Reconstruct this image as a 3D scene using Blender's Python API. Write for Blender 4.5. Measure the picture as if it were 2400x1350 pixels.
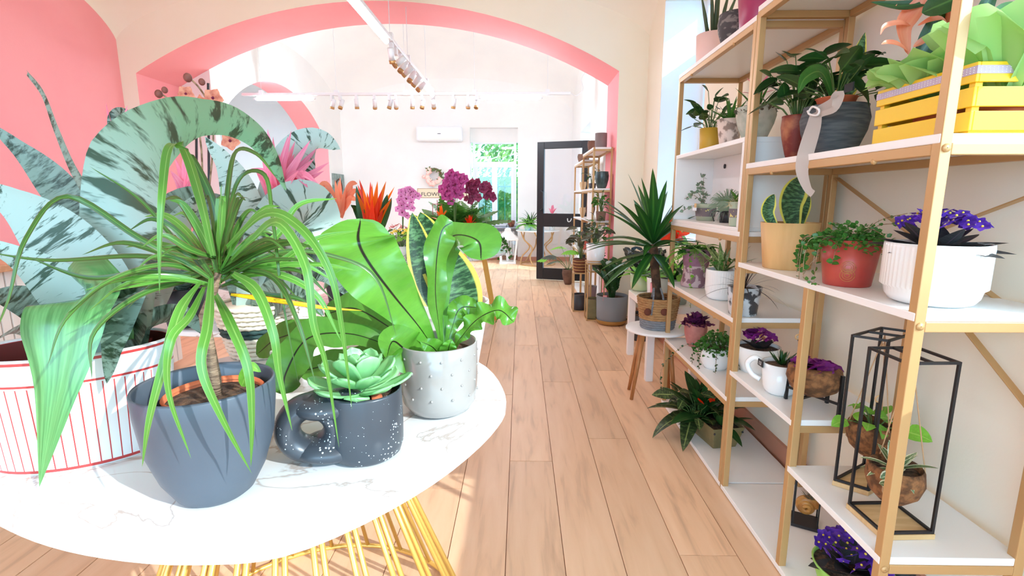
import bpy, math, random
from mathutils import Vector as V, Matrix, Quaternion
for o in list(bpy.data.objects): bpy.data.objects.remove(o, do_unlink=True)
S = bpy.context.scene
C = S.collection
random.seed(7)
R = math.radians
# ---------------------------------------------------------------- camera
F, HC, PITCH, YAW = 1175.0, 1.25, math.atan(209/1175.0), R(0.98)
CAM = V((0, 0, HC))
FW = V((-math.sin(YAW)*math.cos(PITCH), math.cos(YAW)*math.cos(PITCH), -math.sin(PITCH)))
RT = V((math.cos(YAW), math.sin(YAW), 0)); UP = RT.cross(FW)
cd = bpy.data.cameras.new('camera'); cam = bpy.data.objects.new('camera', cd); C.objects.link(cam)
cd.sensor_width = 36; cd.lens = 36*F/2400; cd.clip_start = 0.02; cd.clip_end = 200
cam.location = CAM; cam.rotation_euler = (math.pi/2-PITCH, 0, YAW)
S.camera = cam
# ---------------------------------------------------------------- world, sun, exposure
w = bpy.data.worlds.new('sky'); S.world = w; w.use_nodes = True
bg = w.node_tree.nodes['Background']; bg.inputs[0].default_value = (0.46, 0.75, 1.0, 1); bg.inputs[1].default_value = 7.2
sd = bpy.data.lights.new('sun', 'SUN'); sd.energy = 4.6; sd.angle = R(0.6); sd.color = (0.90, 0.98, 1.0)
sun = bpy.data.objects.new('sun', sd); C.objects.link(sun)
SUN = V((-0.62, 0.46, -0.43)).normalized()
sun.rotation_euler = SUN.to_track_quat('-Z', 'Y').to_euler(); sun.location = (6, -4, 7)
vs = S.view_settings; vs.view_transform = 'Standard'; vs.look = 'None'; vs.gamma = 1; vs.use_curve_mapping = False
vs.exposure = 0.15
S.cycles.diffuse_bounces = 6; S.cycles.transparent_max_bounces = 12; S.cycles.sample_clamp_indirect = 6

# ---------------------------------------------------------------- pixel helpers (2400x1350 frame)
def ray(x, y): return RT*((x-1200)/F) - UP*((y-675)/F) + FW
def atz(x, y, z):
    d = ray(x, y); return CAM + d*((z-HC)/d.z)
def atY(x, y, Y):
    d = ray(x, y); return CAM + d*(Y/d.y)
def atX(x, y, X):
    d = ray(x, y); return CAM + d*(X/d.x)
def mpp(p): return (V(p)-CAM).dot(FW)/F          # metres per pixel at a point
def stand(x, y, z, r=0.0):                        # centre of a round foot whose front edge shows at (x, y)
    p = atz(x, y, z); d = V((p.x, p.y, 0)).normalized(); return p + d*r

# ---------------------------------------------------------------- materials
MATS = {}
def nt(name):
    m = bpy.data.materials.new(name); m.use_nodes = True; MATS[name] = m
    n = m.node_tree; return m, n, n.nodes['Principled BSDF'], n.links
def sc(c): return (c[0], c[1], c[2], 1)
def srgb(r, g, b):
    f = lambda u: (u/255/12.92) if u/255 <= .04045 else ((u/255+.055)/1.055)**2.4
    return (f(r), f(g), f(b))
def M(name, col, rough=.5, metal=0, col2=None, nscale=8, amt=(.4, .6), bump=0, bscale=60, spec=None, transl=0, stretch=(1, 1, 1), coord='Object', coat=0):
    m, n, b, L = nt(name)
    b.inputs['Base Color'].default_value = sc(col); b.inputs['Roughness'].default_value = rough; b.inputs['Metallic'].default_value = metal
    if spec is not None: b.inputs['Specular IOR Level'].default_value = spec
    if coat: b.inputs['Coat Weight'].default_value = coat; b.inputs['Coat Roughness'].default_value = .1
    tc = n.nodes.new('ShaderNodeTexCoord'); mp = n.nodes.new('ShaderNodeMapping'); mp.inputs['Scale'].default_value = stretch
    L.new(tc.outputs[coord], mp.inputs[0])
    colout = None
    if col2:
        nz = n.nodes.new('ShaderNodeTexNoise'); nz.inputs['Scale'].default_value = nscale; nz.inputs['Detail'].default_value = 5
        cr = n.nodes.new('ShaderNodeValToRGB'); cr.color_ramp.elements[0].position = amt[0]; cr.color_ramp.elements[1].position = amt[1]
        cr.color_ramp.elements[0].color = sc(col); cr.color_ramp.elements[1].color = sc(col2)
        L.new(mp.outputs[0], nz.inputs['Vector']); L.new(nz.outputs['Fac'], cr.inputs[0]); L.new(cr.outputs[0], b.inputs['Base Color']); colout = cr.outputs[0]
    if bump:
        nz2 = n.nodes.new('ShaderNodeTexNoise'); nz2.inputs['Scale'].default_value = bscale; nz2.inputs['Detail'].default_value = 4
        bp = n.nodes.new('ShaderNodeBump'); bp.inputs['Strength'].default_value = bump; bp.inputs['Distance'].default_value = .01
        L.new(mp.outputs[0], nz2.inputs['Vector']); L.new(nz2.outputs['Fac'], bp.inputs['Height']); L.new(bp.outputs[0], b.inputs['Normal'])
    if transl: add_transl(n, b, L, transl, colout, col)
    return m
def add_transl(n, b, L, k, colout, col):
    t = n.nodes.new('ShaderNodeBsdfTranslucent'); mx = n.nodes.new('ShaderNodeMixShader'); mx.inputs[0].default_value = k
    if colout: L.new(colout, t.inputs[0])
    else: t.inputs[0].default_value = sc(col)
    out = n.nodes['Material Output']; L.new(b.outputs[0], mx.inputs[1]); L.new(t.outputs[0], mx.inputs[2]); L.new(mx.outputs[0], out.inputs['Surface'])
def Mleaf(name, base, mid=None, edge=None, band=None, tip=None, dist=0, edgew=.12, midw=.05, rough=.35, transl=.25, bscale=(3, 26), bamt=(.45, .55), vein=0, coat=0):
    """leaf surface in its own UV: u across 0..1, v along (in leaf lengths)"""
    m, n, b, L = nt(name); b.inputs['Roughness'].default_value = rough
    if coat: b.inputs['Coat Weight'].default_value = coat; b.inputs['Coat Roughness'].default_value = .15
    uv = n.nodes.new('ShaderNodeUVMap'); sx = n.nodes.new('ShaderNodeSeparateXYZ'); L.new(uv.outputs[0], sx.inputs[0])
    oi = n.nodes.new('ShaderNodeObjectInfo')
    nz = n.nodes.new('ShaderNodeTexNoise'); nz.noise_dimensions = '4D'; nz.inputs['Scale'].default_value = 1; nz.inputs['Detail'].default_value = 4; nz.inputs['Roughness'].default_value = .65; nz.inputs['Distortion'].default_value = dist
    mp = n.nodes.new('ShaderNodeMapping'); mp.inputs['Scale'].default_value = (bscale[0], bscale[1], 1); L.new(uv.outputs[0], mp.inputs[0]); L.new(mp.outputs[0], nz.inputs['Vector'])
    ml = n.nodes.new('ShaderNodeMath'); ml.operation = 'MULTIPLY'; ml.inputs[1].default_value = 37; L.new(oi.outputs['Random'], ml.inputs[0]); L.new(ml.outputs[0], nz.inputs['W'])
    cr = n.nodes.new('ShaderNodeValToRGB'); cr.color_ramp.elements[0].position = bamt[0]; cr.color_ramp.elements[1].position = bamt[1]
    cr.color_ramp.elements[0].color = sc(base); cr.color_ramp.elements[1].color = sc(band if band else tuple(c*1.45 for c in base)); L.new(nz.outputs['Fac'], cr.inputs[0])
    cur = cr.outputs[0]
    # distance from the middle rib, 0 in the middle, 1 at the margin
    a = n.nodes.new('ShaderNodeMath'); a.operation = 'SUBTRACT'; a.inputs[1].default_value = .5; L.new(sx.outputs[0], a.inputs[0])
    ab = n.nodes.new('ShaderNodeMath'); ab.operation = 'ABSOLUTE'; L.new(a.outputs[0], ab.inputs[0])
    def mixin(cur, c, lo, hi, inv):
        rm = n.nodes.new('ShaderNodeMapRange'); rm.inputs[1].default_value = lo; rm.inputs[2].default_value = hi
        rm.inputs[3].default_value = 1 if inv else 0; rm.inputs[4].default_value = 0 if inv else 1; L.new(ab.outputs[0], rm.inputs[0])
        mx = n.nodes.new('ShaderNodeMix'); mx.data_type = 'RGBA'; L.new(rm.outputs[0], mx.inputs[0]); L.new(cur, mx.inputs[6]); mx.inputs[7].default_value = sc(c); return mx.outputs[2]
    if tip:
        r2 = n.nodes.new('ShaderNodeMapRange'); r2.inputs[1].default_value = .22; r2.inputs[2].default_value = .5; L.new(sx.outputs[1], r2.inputs[0])
        m3 = n.nodes.new('ShaderNodeMix'); m3.data_type = 'RGBA'; m3.blend_type = 'MULTIPLY'; L.new(r2.outputs[0], m3.inputs[0]); L.new(cur, m3.inputs[6]); m3.inputs[7].default_value = sc(tip); cur = m3.outputs[2]
    if mid: cur = mixin(cur, mid, midw*.5, midw, True)
    if edge: cur = mixin(cur, edge, .5-edgew, .5-edgew*.7, False)
    hs = n.nodes.new('ShaderNodeHueSaturation'); rm = n.nodes.new('ShaderNodeMapRange'); rm.inputs[3].default_value = .8; rm.inputs[4].default_value = 1.2
    L.new(oi.outputs['Random'], rm.inputs[0]); L.new(rm.outputs[0], hs.inputs['Value']); L.new(cur, hs.inputs['Color']); cur = hs.outputs[0]
    L.new(cur, b.inputs['Base Color'])
    if vein:
        wv = n.nodes.new('ShaderNodeTexWave'); wv.inputs['Scale'].default_value = 1; wv.bands_direction = 'X'
        m2 = n.nodes.new('ShaderNodeMapping'); m2.inputs['Scale'].default_value = (vein, 0, 0); L.new(uv.outputs[0], m2.inputs[0]); L.new(m2.outputs[0], wv.inputs[0])
        bp = n.nodes.new('ShaderNodeBump'); bp.inputs['Strength'].default_value = .25; bp.inputs['Distance'].default_value = .003; L.new(wv.outputs['Fac'], bp.inputs['Height']); L.new(bp.outputs[0], b.inputs['Normal'])
    if transl: add_transl(n, b, L, transl, cur, base)
    return m

# ---------------------------------------------------------------- mesh building
class MB:
    def __init__(s): s.v = []; s.f = []; s.m = []; s.uv = []
    def add(s, vs, fs, mi=0, uvs=None):
        k = len(s.v); s.v += [tuple(p) for p in vs]
        for f in fs:
            s.f.append(tuple(i+k for i in f)); s.m.append(mi); s.uv.append([uvs[i] for i in f] if uvs else None)
        return s
    def box(s, a, b, mi=0, mat=None):
        x0, y0, z0 = a; x1, y1, z1 = b
        vs = [V((x, y, z)) for z in (z0, z1) for y in (y0, y1) for x in (x0, x1)]
        if mat: vs = [mat @ p for p in vs]
        return s.add(vs, [(0, 2, 3, 1), (4, 5, 7, 6), (0, 1, 5, 4), (2, 6, 7, 3), (0, 4, 6, 2), (1, 3, 7, 5)], mi)
    def bar(s, p, q, w, h=None, up=(0, 0, 1), mi=0):         # square bar from p to q
        p, q = V(p), V(q); h = h or w; t = (q-p).normalized(); u = V(up)
        if abs(t.dot(u)) > .95: u = V((0, 1, 0)) if abs(t.y) < .9 else V((1, 0, 0))
        a = t.cross(u).normalized()*w/2; b = a.cross(t).normalized()*h/2
        vs = [p-a-b, p+a-b, p+a+b, p-a+b, q-a-b, q+a-b, q+a+b, q-a+b]
        return s.add(vs, [(3, 2, 1, 0), (4, 5, 6, 7), (0, 1, 5, 4), (1, 2, 6, 5), (2, 3, 7, 6), (3, 0, 4, 7)], mi)
    def lathe(s, prof, n=28, c=(0, 0, 0), mi=0, sx=1, sy=1, rot=0, cap0=False, cap1=False, wob=0, mod=None):
        c = V(c); vs = []
        for i, (r, z) in enumerate(prof):
            for k in range(n):
                a = 2*math.pi*k/n; rr = r*(1+wob*math.sin(3*a+z*40))+(mod[1]*math.cos(mod[0]*a) if mod and mod[2] < z < mod[3] else 0)
                x, y = rr*math.cos(a)*sx, rr*math.sin(a)*sy
                vs.append(c+V((x*math.cos(rot)-y*math.sin(rot), x*math.sin(rot)+y*math.cos(rot), z)))
        fs = []
        for i in range(len(prof)-1):
            for k in range(n):
                k2 = (k+1) % n; fs.append((i*n+k, i*n+k2, (i+1)*n+k2, (i+1)*n+k))
        if cap0: fs.append(tuple(range(n))[::-1])
        if cap1: fs.append(tuple((len(prof)-1)*n+k for k in range(n)))
        return s.add(vs, fs, mi)
    def tube(s, pts, r, n=6, mi=0, cap=True):
        pts = [V(p) for p in pts]; m = len(pts); rs = r if isinstance(r, (list, tuple)) else [r]*m
        vs = []; pa = None
        for i, p in enumerate(pts):
            t = (pts[min(i+1, m-1)]-pts[max(i-1, 0)]).normalized()
            if pa is None:
                u = V((0, 0, 1)) if abs(t.z) < .9 else V((1, 0, 0)); pa = t.cross(u).normalized()
            a = (pa-t*pa.dot(t)).normalized(); pa = a; b = t.cross(a)
            for k in range(n):
                g = 2*math.pi*k/n; vs.append(p+(a*math.cos(g)+b*math.sin(g))*rs[i])
        fs = [(i*n+k, i*n+(k+1) % n, (i+1)*n+(k+1) % n, (i+1)*n+k) for i in range(m-1) for k in range(n)]
        if cap: fs += [tuple(range(n))[::-1], tuple((m-1)*n+k for k in range(n))]
        return s.add(vs, fs, mi)
    def ball(s, c, r, n=8, m=6, mi=0, sc=(1, 1, 1), rot=None):
        c = V(c); vs = []
        for i in range(m+1):
            t = math.pi*i/m
            for k in range(n):
                g = 2*math.pi*k/n; p = V((math.sin(t)*math.cos(g)*sc[0], math.sin(t)*math.sin(g)*sc[1], -math.cos(t)*sc[2]))*r
                vs.append(c+(rot @ p if rot else p))
        return s.add(vs, [(i*n+k, i*n+(k+1) % n, (i+1)*n+(k+1) % n, (i+1)*n+k) for i in range(m) for k in range(n)], mi)
    def ribbon(s, pts, w, prof=None, nrm=(0, -1, .5), fold=.15, ns=4, mi=0, wave=0, wfreq=6, twist=0, seg=None, cup=0):
        """a leaf blade along a smooth path; w = full width; prof(t) 0..1 width shape; nrm = which way its face looks"""
        P = spline(pts, seg or max(8, 4*len(pts))); m = len(P); vs = []; uvs = []; fs = []; ln = 0
        prof = prof or strap; N0 = V(nrm).normalized(); ph = random.random()*6
        for i, p in enumerate(P):
            t = i/(m-1); T = (P[min(i+1, m-1)]-P[max(i-1, 0)]).normalized()
            N = N0-T*N0.dot(T)
            if N.length < .05: N = V((0, 0, 1))-T*T.z
            N.normalize(); A = T.cross(N)
            if twist: q = Quaternion(T, twist*t); N = q @ N; A = q @ A
            hw = w*prof(t)/2
            for k in range(ns+1):
                u = k/ns*2-1
                off = -N*(fold*hw*(1-abs(u))) + N*cup*hw*u*u
                if wave: off += N*(wave*hw*abs(u)**1.5*math.sin(wfreq*math.pi*2*t+ph+(1.3 if u > 0 else 0)))
                vs.append(p+A*(hw*u)+off); uvs.append((k/ns, t))
        for i in range(m-1):
            for k in range(ns): a = i*(ns+1)+k; fs.append((a, a+1, a+ns+2, a+ns+1))
        return s.add(vs, fs, mi, uvs)
    def mesh(s, name, mats, smooth=True):
        me = bpy.data.meshes.new(name); me.from_pydata(s.v, [], s.f)
        for m in (mats if isinstance(mats, (list, tuple)) else [mats]): me.materials.append(MATS[m])
        me.polygons.foreach_set('material_index', s.m); me.polygons.foreach_set('use_smooth', [smooth]*len(s.f))
        if any(u for u in s.uv):
            L = me.uv_layers.new(name='UVMap'); d = []
            for f, u in zip(s.f, s.uv):
                for j in range(len(f)): d += list(u[j]) if u else [0, 0]
            L.data.foreach_set('uv', d)
        me.update(); return me
    def build(s, name, mats, parent=None, world=False, smooth=True, bevel=0):
        if world and parent:
            o = parent.location; s.v = [(x-o.x, y-o.y, z-o.z) for x, y, z in s.v]
        ob = bpy.data.objects.new(name, s.mesh(name, mats, smooth)); C.objects.link(ob)
        if parent: ob.parent = parent
        if bevel:
            bm = ob.modifiers.new('bevel', 'BEVEL'); bm.width = bevel; bm.segments = 2; bm.limit_method = 'ANGLE'
        return ob
def strap(t): return min(1, .55+t*1.5)*(1-t**3)**.8 if t < 1 else 0
def lance(t): return max(0, math.sin(math.pi*min(1, t**.8)))**.8
def ovate(t): return max(0, math.sin(math.pi*t**.62))**.75
def taper(t): return (1-t)**.7
def spline(pts, n):
    pts = [V(p) for p in pts]
    if len(pts) == 2: return [pts[0].lerp(pts[1], i/n) for i in range(n+1)]
    q = [pts[0]*2-pts[1]]+pts+[pts[-1]*2-pts[-2]]; out = []; k = len(pts)-1
    for i in range(n+1):
        u = min(i/n*k, k-1e-6); j = int(u); t = u-j; a, b, c, d = q[j:j+4]
        out.append(.5*((2*b)+(c-a)*t+(2*a-5*b+4*c-d)*t*t+(3*b-a-3*c+d)*t**3))
    return out
def inst(name, me, parent, loc=(0, 0, 0), rot=(0, 0, 0), s=1):
    o = bpy.data.objects.new(name, me); C.objects.link(o); o.parent = parent; o.location = loc; o.rotation_euler = rot
    o.scale = (s, s, s) if not isinstance(s, (tuple, list)) else s
    return o
def thing(name, label, cat, loc=(0, 0, 0), group=None, rz=0):
    o = bpy.data.objects.new(name, None); C.objects.link(o); o.location = loc; o.rotation_euler = (0, 0, rz); o.empty_display_size = .05
    o['label'] = label; o['category'] = cat
    if group: o['group'] = group
    return o
def tag(o, label, cat, group=None):
    o['label'] = label; o['category'] = cat
    if group: o['group'] = group
    return o
def struct(o): o['kind'] = 'structure'; return o
# ================================================================ MATERIALS OF THE PLACE
M('cream', srgb(246, 238, 218), .9, col2=srgb(247, 240, 222), nscale=2, bump=.05, bscale=90)
M('white_wall', srgb(246, 243, 240), .9, col2=srgb(243, 240, 238), nscale=2, bump=.05, bscale=90)
M('pink', srgb(253, 168, 171), .85, col2=srgb(252, 164, 168), nscale=2, bump=.06, bscale=90)
M('baseboard', srgb(196, 138, 112), .6)
M('ground', srgb(112, 116, 122), .9, col2=srgb(98, 102, 110), nscale=3)
M('white_lacq', srgb(244, 240, 236), .35)
M('gold', srgb(198, 156, 104), .42, metal=.3)
M('gold_bright', srgb(226, 184, 96), .32, metal=.45)
M('black', srgb(24, 24, 28), .45)
M('black_satin', srgb(40, 38, 42), .5)
M('white_plastic', srgb(240, 242, 246), .4)
M('lamp_copper', srgb(196, 150, 96), .4, metal=.4)
m, n, b, L = nt('floorwood'); b.inputs['Roughness'].default_value = .42
tc = n.nodes.new('ShaderNodeTexCoord'); mp = n.nodes.new('ShaderNodeMapping'); mp.inputs['Scale'].default_value = (9, 1.1, 1); oi = n.nodes.new('ShaderNodeObjectInfo')
L.new(tc.outputs['Object'], mp.inputs[0])
nz = n.nodes.new('ShaderNodeTexNoise'); nz.noise_dimensions = '4D'; nz.inputs['Scale'].default_value = 2.2; nz.inputs['Detail'].default_value = 7; nz.inputs['Distortion'].default_value = .6
L.new(mp.outputs[0], nz.inputs['Vector']); ml = n.nodes.new('ShaderNodeMath'); ml.operation = 'MULTIPLY'; ml.inputs[1].default_value = 50; L.new(oi.outputs['Random'], ml.inputs[0]); L.new(ml.outputs[0], nz.inputs['W'])
cr = n.nodes.new('ShaderNodeValToRGB'); e = cr.color_ramp.elements; e[0].position = .25; e[1].position = .7
e[0].color = sc(srgb(196, 154, 122)); e[1].color = sc(srgb(237, 196, 160)); e.new(.45).color = sc(srgb(230, 186, 148)); L.new(nz.outputs['Fac'], cr.inputs[0])
hs = n.nodes.new('ShaderNodeHueSaturation'); rm = n.nodes.new('ShaderNodeMapRange'); rm.inputs[3].default_value = .9; rm.inputs[4].default_value = 1.1
L.new(oi.outputs['Random'], rm.inputs[0]); L.new(rm.outputs[0], hs.inputs['Value']); L.new(cr.outputs[0], hs.inputs['Color']); L.new(hs.outputs[0], b.inputs['Base Color'])
m, n, b, L = nt('marble'); b.inputs['Roughness'].default_value = .12
tc = n.nodes.new('ShaderNodeTexCoord'); nz = n.nodes.new('ShaderNodeTexNoise'); nz.inputs['Scale'].default_value = 3.2; nz.inputs['Detail'].default_value = 6; nz.inputs['Distortion'].default_value = 1.6
L.new(tc.outputs['Object'], nz.inputs['Vector']); cr = n.nodes.new('ShaderNodeValToRGB'); e = cr.color_ramp.elements
e[0].position = .478; e[0].color = sc(srgb(226, 224, 222)); e[1].position = .505; e[1].color = sc(srgb(226, 224, 222)); e.new(.491).color = sc(srgb(186, 166, 154)); L.new(nz.outputs['Fac'], cr.inputs[0]); L.new(cr.outputs[0], b.inputs['Base Color'])
m, n, b, L = nt('glass')       # thin pane: mostly clear, a little mirror
tr = n.nodes.new('ShaderNodeBsdfTransparent'); gl = n.nodes.new('ShaderNodeBsdfGlossy'); gl.inputs['Roughness'].default_value = .02; mx = n.nodes.new('ShaderNodeMixShader'); mx.inputs[0].default_value = .06
tr.inputs[0].default_value = (.95, .98, 1, 1)
L.new(tr.outputs[0], mx.inputs[1]); L.new(gl.outputs[0], mx.inputs[2]); L.new(mx.outputs[0], n.nodes['Material Output'].inputs['Surface'])
m, n, b, L = nt('led'); b.inputs['Emission Color'].default_value = (.92, .97, 1, 1); b.inputs['Emission Strength'].default_value = 34; b.inputs['Base Color'].default_value = (1, 1, 1, 1)
m, n, b, L = nt('led_far'); b.inputs['Emission Color'].default_value = (.78, .90, 1, 1); b.inputs['Emission Strength'].default_value = 180; b.inputs['Base Color'].default_value = (1, 1, 1, 1)

# ================================================================ THE SETTING
XL, XR, YA, YB, YF, YK = -4.05, 1.26, 5.30, 5.96, 10.16, -2.2      # walls, arch wall front and back, far wall, back of the room
XFL, XFR = -3.53, 1.0
ZS = 2.69                                                           # springing of the vault
g = struct(MB().box((-30, -30, -.12), (30, 40, -.06)).build('ground', 'ground'))
# floor: boards side by side along the room, each its own piece
fl = struct(MB().box((-6.5, YK, -.05), (1.75, YF+.3, -.012)).build('floor', 'baseboard'))
PW = .206; nx = 0
plank = {}
def add_plank(x0, x1, y0, y1):
    key = round(y1-y0, 3)
    if key not in plank:
        a = (x1-x0)/2-.0012; l = (y1-y0)/2-.0012
        mb = MB().box((-a, -l, -.012), (a, l, -.0012)); mb.box((-a+.001, -l+.001, -.0012), (a-.001, l-.001, 0)); plank[key] = mb.mesh('plank', 'floorwood', False)
    inst('plank', plank[key], fl, ((x0+x1)/2, (y0+y1)/2, 0))
k = 0; x = -.049-PW*20
while x < 1.7:
    y = YK-((k*0.437) % 1)*1.9
    while y < YF+.3:
        y0, y1 = max(y, YK), min(y+1.95, YF+.3)
        if y1-y0 > .1: add_plank(x, x+PW, y0, y1)
        y += 1.95
    x += PW; k += 1
MB().box((-6.5, YK, -.012), (-4.17, YF+.3, -.001)).build('underlay', 'floorwood', fl)
# right wall of the front room: boxes around two openings (unseen shop window beside the camera, sill raised to limit the sun, window behind the bench)
def wall(name, boxes, mats, smooth=False):
    mb = MB()
    for a, b_, *r in boxes: mb.box(a, b_, r[0] if r else 0)
    return struct(mb.build(name, mats, smooth=smooth))
T = .44; ZT = 4.3
WY0, WY1, WZ0 = 3.64, 4.78, .93
wall('wall_right', [((XR, 1.0, 0), (XR+T, WY0, ZT)), ((XR, WY0, 0), (XR+T, WY1, WZ0)), ((XR, WY1, 0), (XR+T, YA, ZT)), ((XR, WY0, 2.95), (XR+T, WY1, ZT)),
     ((XR, -1.5, 2.75), (XR+T, 1.0, ZT)), ((XR, -1.5, 0), (XR+T, 1.0, 1.02)), ((XR, YK, 0), (XR+T, -1.5, ZT))], 'cream')
wall('wall_back', [((XL, YK-.3, 0), (XL+.5, YK, ZT)), ((XL+.5, YK-.3, 2.8), (XR+T, YK, ZT)), ((XR-.3, YK-.3, 0), (XR+T, YK, 2.8)), ((XL+.5, YK-.3, 0), (XR-.3, YK, .3))], 'cream')
wall('wall_left', [((XL-.3, YK, 0), (XL, YA, ZT))], 'pink')
struct(MB().box((XR+.002, WY1-.006, WZ0), (XR+T, WY1+.001, 2.95)).box((XR+.002, WY0, WZ0-.001), (XR+T, WY1-.006, WZ0+.008)).build('trim_2', 'white_wall', smooth=False))
# arch wall: piers, spandrel over a segmental arch, soffit painted pink
AX0, AX1, AZ, AR = -3.89, .975, 2.50, .66
def arch_wall(name, x0, x1, a0, a1, zs, rise, ztop, y0, y1, ref=0, swap=False, mats=('cream', 'pink'), n=40, power=1.0, backmat=0):
    """wall slab between y0 and y1 with an arched opening a0..a1; swap lays it along Y instead of X"""
    mb = MB(); f = (lambda x, y, z: (y, x, z)) if swap else (lambda x, y, z: (x, y, z))
    def quad(p, mi): mb.add([f(*q) for q in p], [(0, 1, 2, 3)], mi)
    c, h = (a0+a1)/2, (a1-a0)/2
    rad = (h*h+rise*rise)/(2*rise)
    if rise < h*.6: az = lambda x: zs-(rad-rise)+math.sqrt(max(0, rad*rad-(x-c)**2))
    else: az = lambda x: zs+rise*math.sqrt(max(0, 1-((x-c)/h)**2))
    xs = [c-h*math.cos(math.pi*i/n) for i in range(n+1)]
    for y in (y0, y1):
        bm_ = 0 if y == y0 else backmat
        quad([(x0, y, 0), (a0, y, 0), (a0, y, ztop), (x0, y, ztop)], bm_); quad([(a1, y, 0), (x1, y, 0), (x1, y, ztop), (a1, y, ztop)], bm_)
        for i in range(n): quad([(xs[i], y, az(xs[i])), (xs[i+1], y, az(xs[i+1])), (xs[i+1], y, ztop), (xs[i], y, ztop)], bm_)
    for a in (a0, a1): quad([(a, y0, 0), (a, y1, 0), (a, y1, zs), (a, y0, zs)], 1)
    for i in range(n): quad([(xs[i], y0, az(xs[i])), (xs[i+1], y0, az(xs[i+1])), (xs[i+1], y1, az(xs[i+1])), (xs[i], y1, az(xs[i]))], 1)
    for a in (x0, x1): quad([(a, y0, 0), (a, y1, 0), (a, y1, ztop), (a, y0, ztop)], 0)
    return struct(mb.build(name, mats, smooth=False))
arch_wall('wall_arch', -6.8, XR+T, AX0, AX1, AZ, AR, ZT, YA, YB, mats=('cream', 'pink', 'white_wall'), backmat=2)
# sail vault of the front room
def vault(name, x0, x1, y0, y1, zs, hx, hy, mat, n=48):
    mb = MB(); vs = []
    E_ = lambda t: max(0, 1-t*t)**.55
    for j in range(n+1):
        for i in range(n+1):
            u = -math.cos(math.pi*i/n); v = -math.cos(math.pi*j/n)
            vs.append(((x0+x1)/2+u*(x1-x0)/2, (y0+y1)/2+v*(y1-y0)/2, zs+hx*E_(u)+hy*E_(v)))
    mb.add(vs, [(j*(n+1)+i, j*(n+1)+i+1, (j+1)*(n+1)+i+1, (j+1)*(n+1)+i) for j in range(n) for i in range(n)])
    return struct(mb.build(name, mat))
vault('ceiling', XL-.02, XR+.02, .9, YA+.02, ZS, .62, .62, 'cream')
vault('ceiling_front', XL-.02, XR+.02, YK, .9, ZS, .62, .62, 'cream')
vault('ceiling_far', XFL-.02, XFR+.02, YB-.02, YF+.02, 2.75, .7, .7, 'white_wall')
# far room: right wall with the doorway, left wall with its own arch, far wall with the window niche
DY0, DY1 = 7.5, 8.75
wall('wall_far_right', [((XFR, YB, 0), (XFR+.4, DY0, ZT)), ((XFR, DY0, 2.35), (XFR+.4, DY1, ZT)), ((XFR, DY1, 0), (XFR+.4, YF+.3, ZT))], 'white_wall')
arch_wall('wall_far_left', YB, YF+.3, 6.05, 9.43, 2.15, .75, ZT, XFL, XFL-.4, swap=True, mats=('white_wall', 'pink', 'white_wall'), backmat=2)
wall('wall_side_room', [((-6.8, YB, 0), (-6.5, 6.9, ZT)), ((-6.8, 9.3, 0), (-6.5, YF+.3, ZT)), ((-6.8, 6.9, 0), (-6.5, 9.3, .7)), ((-6.8, 6.9, 2.7), (-6.5, 9.3, ZT)), ((-6.8, YF, 0), (XFL-.4, YF+.3, ZT)), ((-6.8, YB, 3.3), (XFL-.4, YF+.3, 3.5))], 'white_wall')  # opening to the sky added in the unseen outer wall to brighten this room
NX0, NX1 = -1.00, -.06
wall('wall_far', [((XFL-.4, YF, 0), (NX0, YF+.34, ZT)), ((NX1, YF, 0), (XFR+.4, YF+.34, ZT)), ((NX0, YF, 2.62), (NX1, YF+.34, ZT)), ((NX0, YF+.26, 0), (NX1, YF+.34, .78)), ((NX0, YF+.2, 2.36), (NX1, YF+.34, 2.62))], 'white_wall')
mb = MB().box((XFL, YF-.015, 0), (NX0, YF, .09)).box((NX1, YF-.015, 0), (XFR, YF, .09)).box((NX0, YF+.24, 0), (NX1, YF+.262, .09)); struct(mb.build('baseboard_far', 'baseboard', smooth=False))
struct(MB().box((XR-.016, 1.0, 0), (XR, YA, .10)).build('baseboard_right', 'baseboard', smooth=False))
# ---------------------------------------------------------------- far window in its niche
def window(name, x0, x1, y, z0, z1, zt, mat='white_plastic'):
    w_ = bpy.data.objects.new(name, None); C.objects.link(w_); w_.location = ((x0+x1)/2, y, z0); struct(w_)
    f = .05
    mb = MB().box((x0, y-.03, z0), (x0+f, y+.03, z1)).box((x1-f, y-.03, z0), (x1, y+.03, z1)).box((x0+f, y-.03, z0), (x1-f, y+.03, z0+f)).box((x0+f, y-.03, z1-f), (x1-f, y+.03, z1)).box((x0+f, y-.03, zt-.03), (x1-f, y+.03, zt+.03))
    mb.build('window_frame', mat, w_, True, False, .004)
    MB().box((x0+f, y-.004, zt+.03), (x1-f, y+.004, z1-f)).build('pane', 'glass', w_, True, False)
    xm = (x0+x1)/2
    for a, b_ in ((x0+f, xm), (xm, x1-f)):
        s = .055; zb, ze = z0+f, zt-.03; yy = y-.012
        mb = MB().box((a, yy-.03, zb), (a+s, yy+.03, ze)).box((b_-s, yy-.03, zb), (b_, yy+.03, ze)).box((a+s, yy-.03, zb), (b_-s, yy+.03, zb+s)).box((a+s, yy-.03, ze-s), (b_-s, yy+.03, ze))
        c_ = mb.build('casement', mat, w_, True, False, .004)
        p = MB().box((a+s, y-.004, zb+s), (b_-s, y+.004, ze-s)); p.v = [(q[0]-w_.location.x, q[1]-w_.location.y, q[2]-w_.location.z) for q in p.v]; p.build('pane', 'glass', c_, False, False)
    MB().box((xm+.005, y-.075, 1.25), (xm+.025, y-.045, 1.38)).build('window_handle', 'white_plastic', w_, True, False, .004)
    return w_
window('window_1', NX0+.03, NX1-.03, 10.40, .70, 2.38, 1.955)
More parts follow.
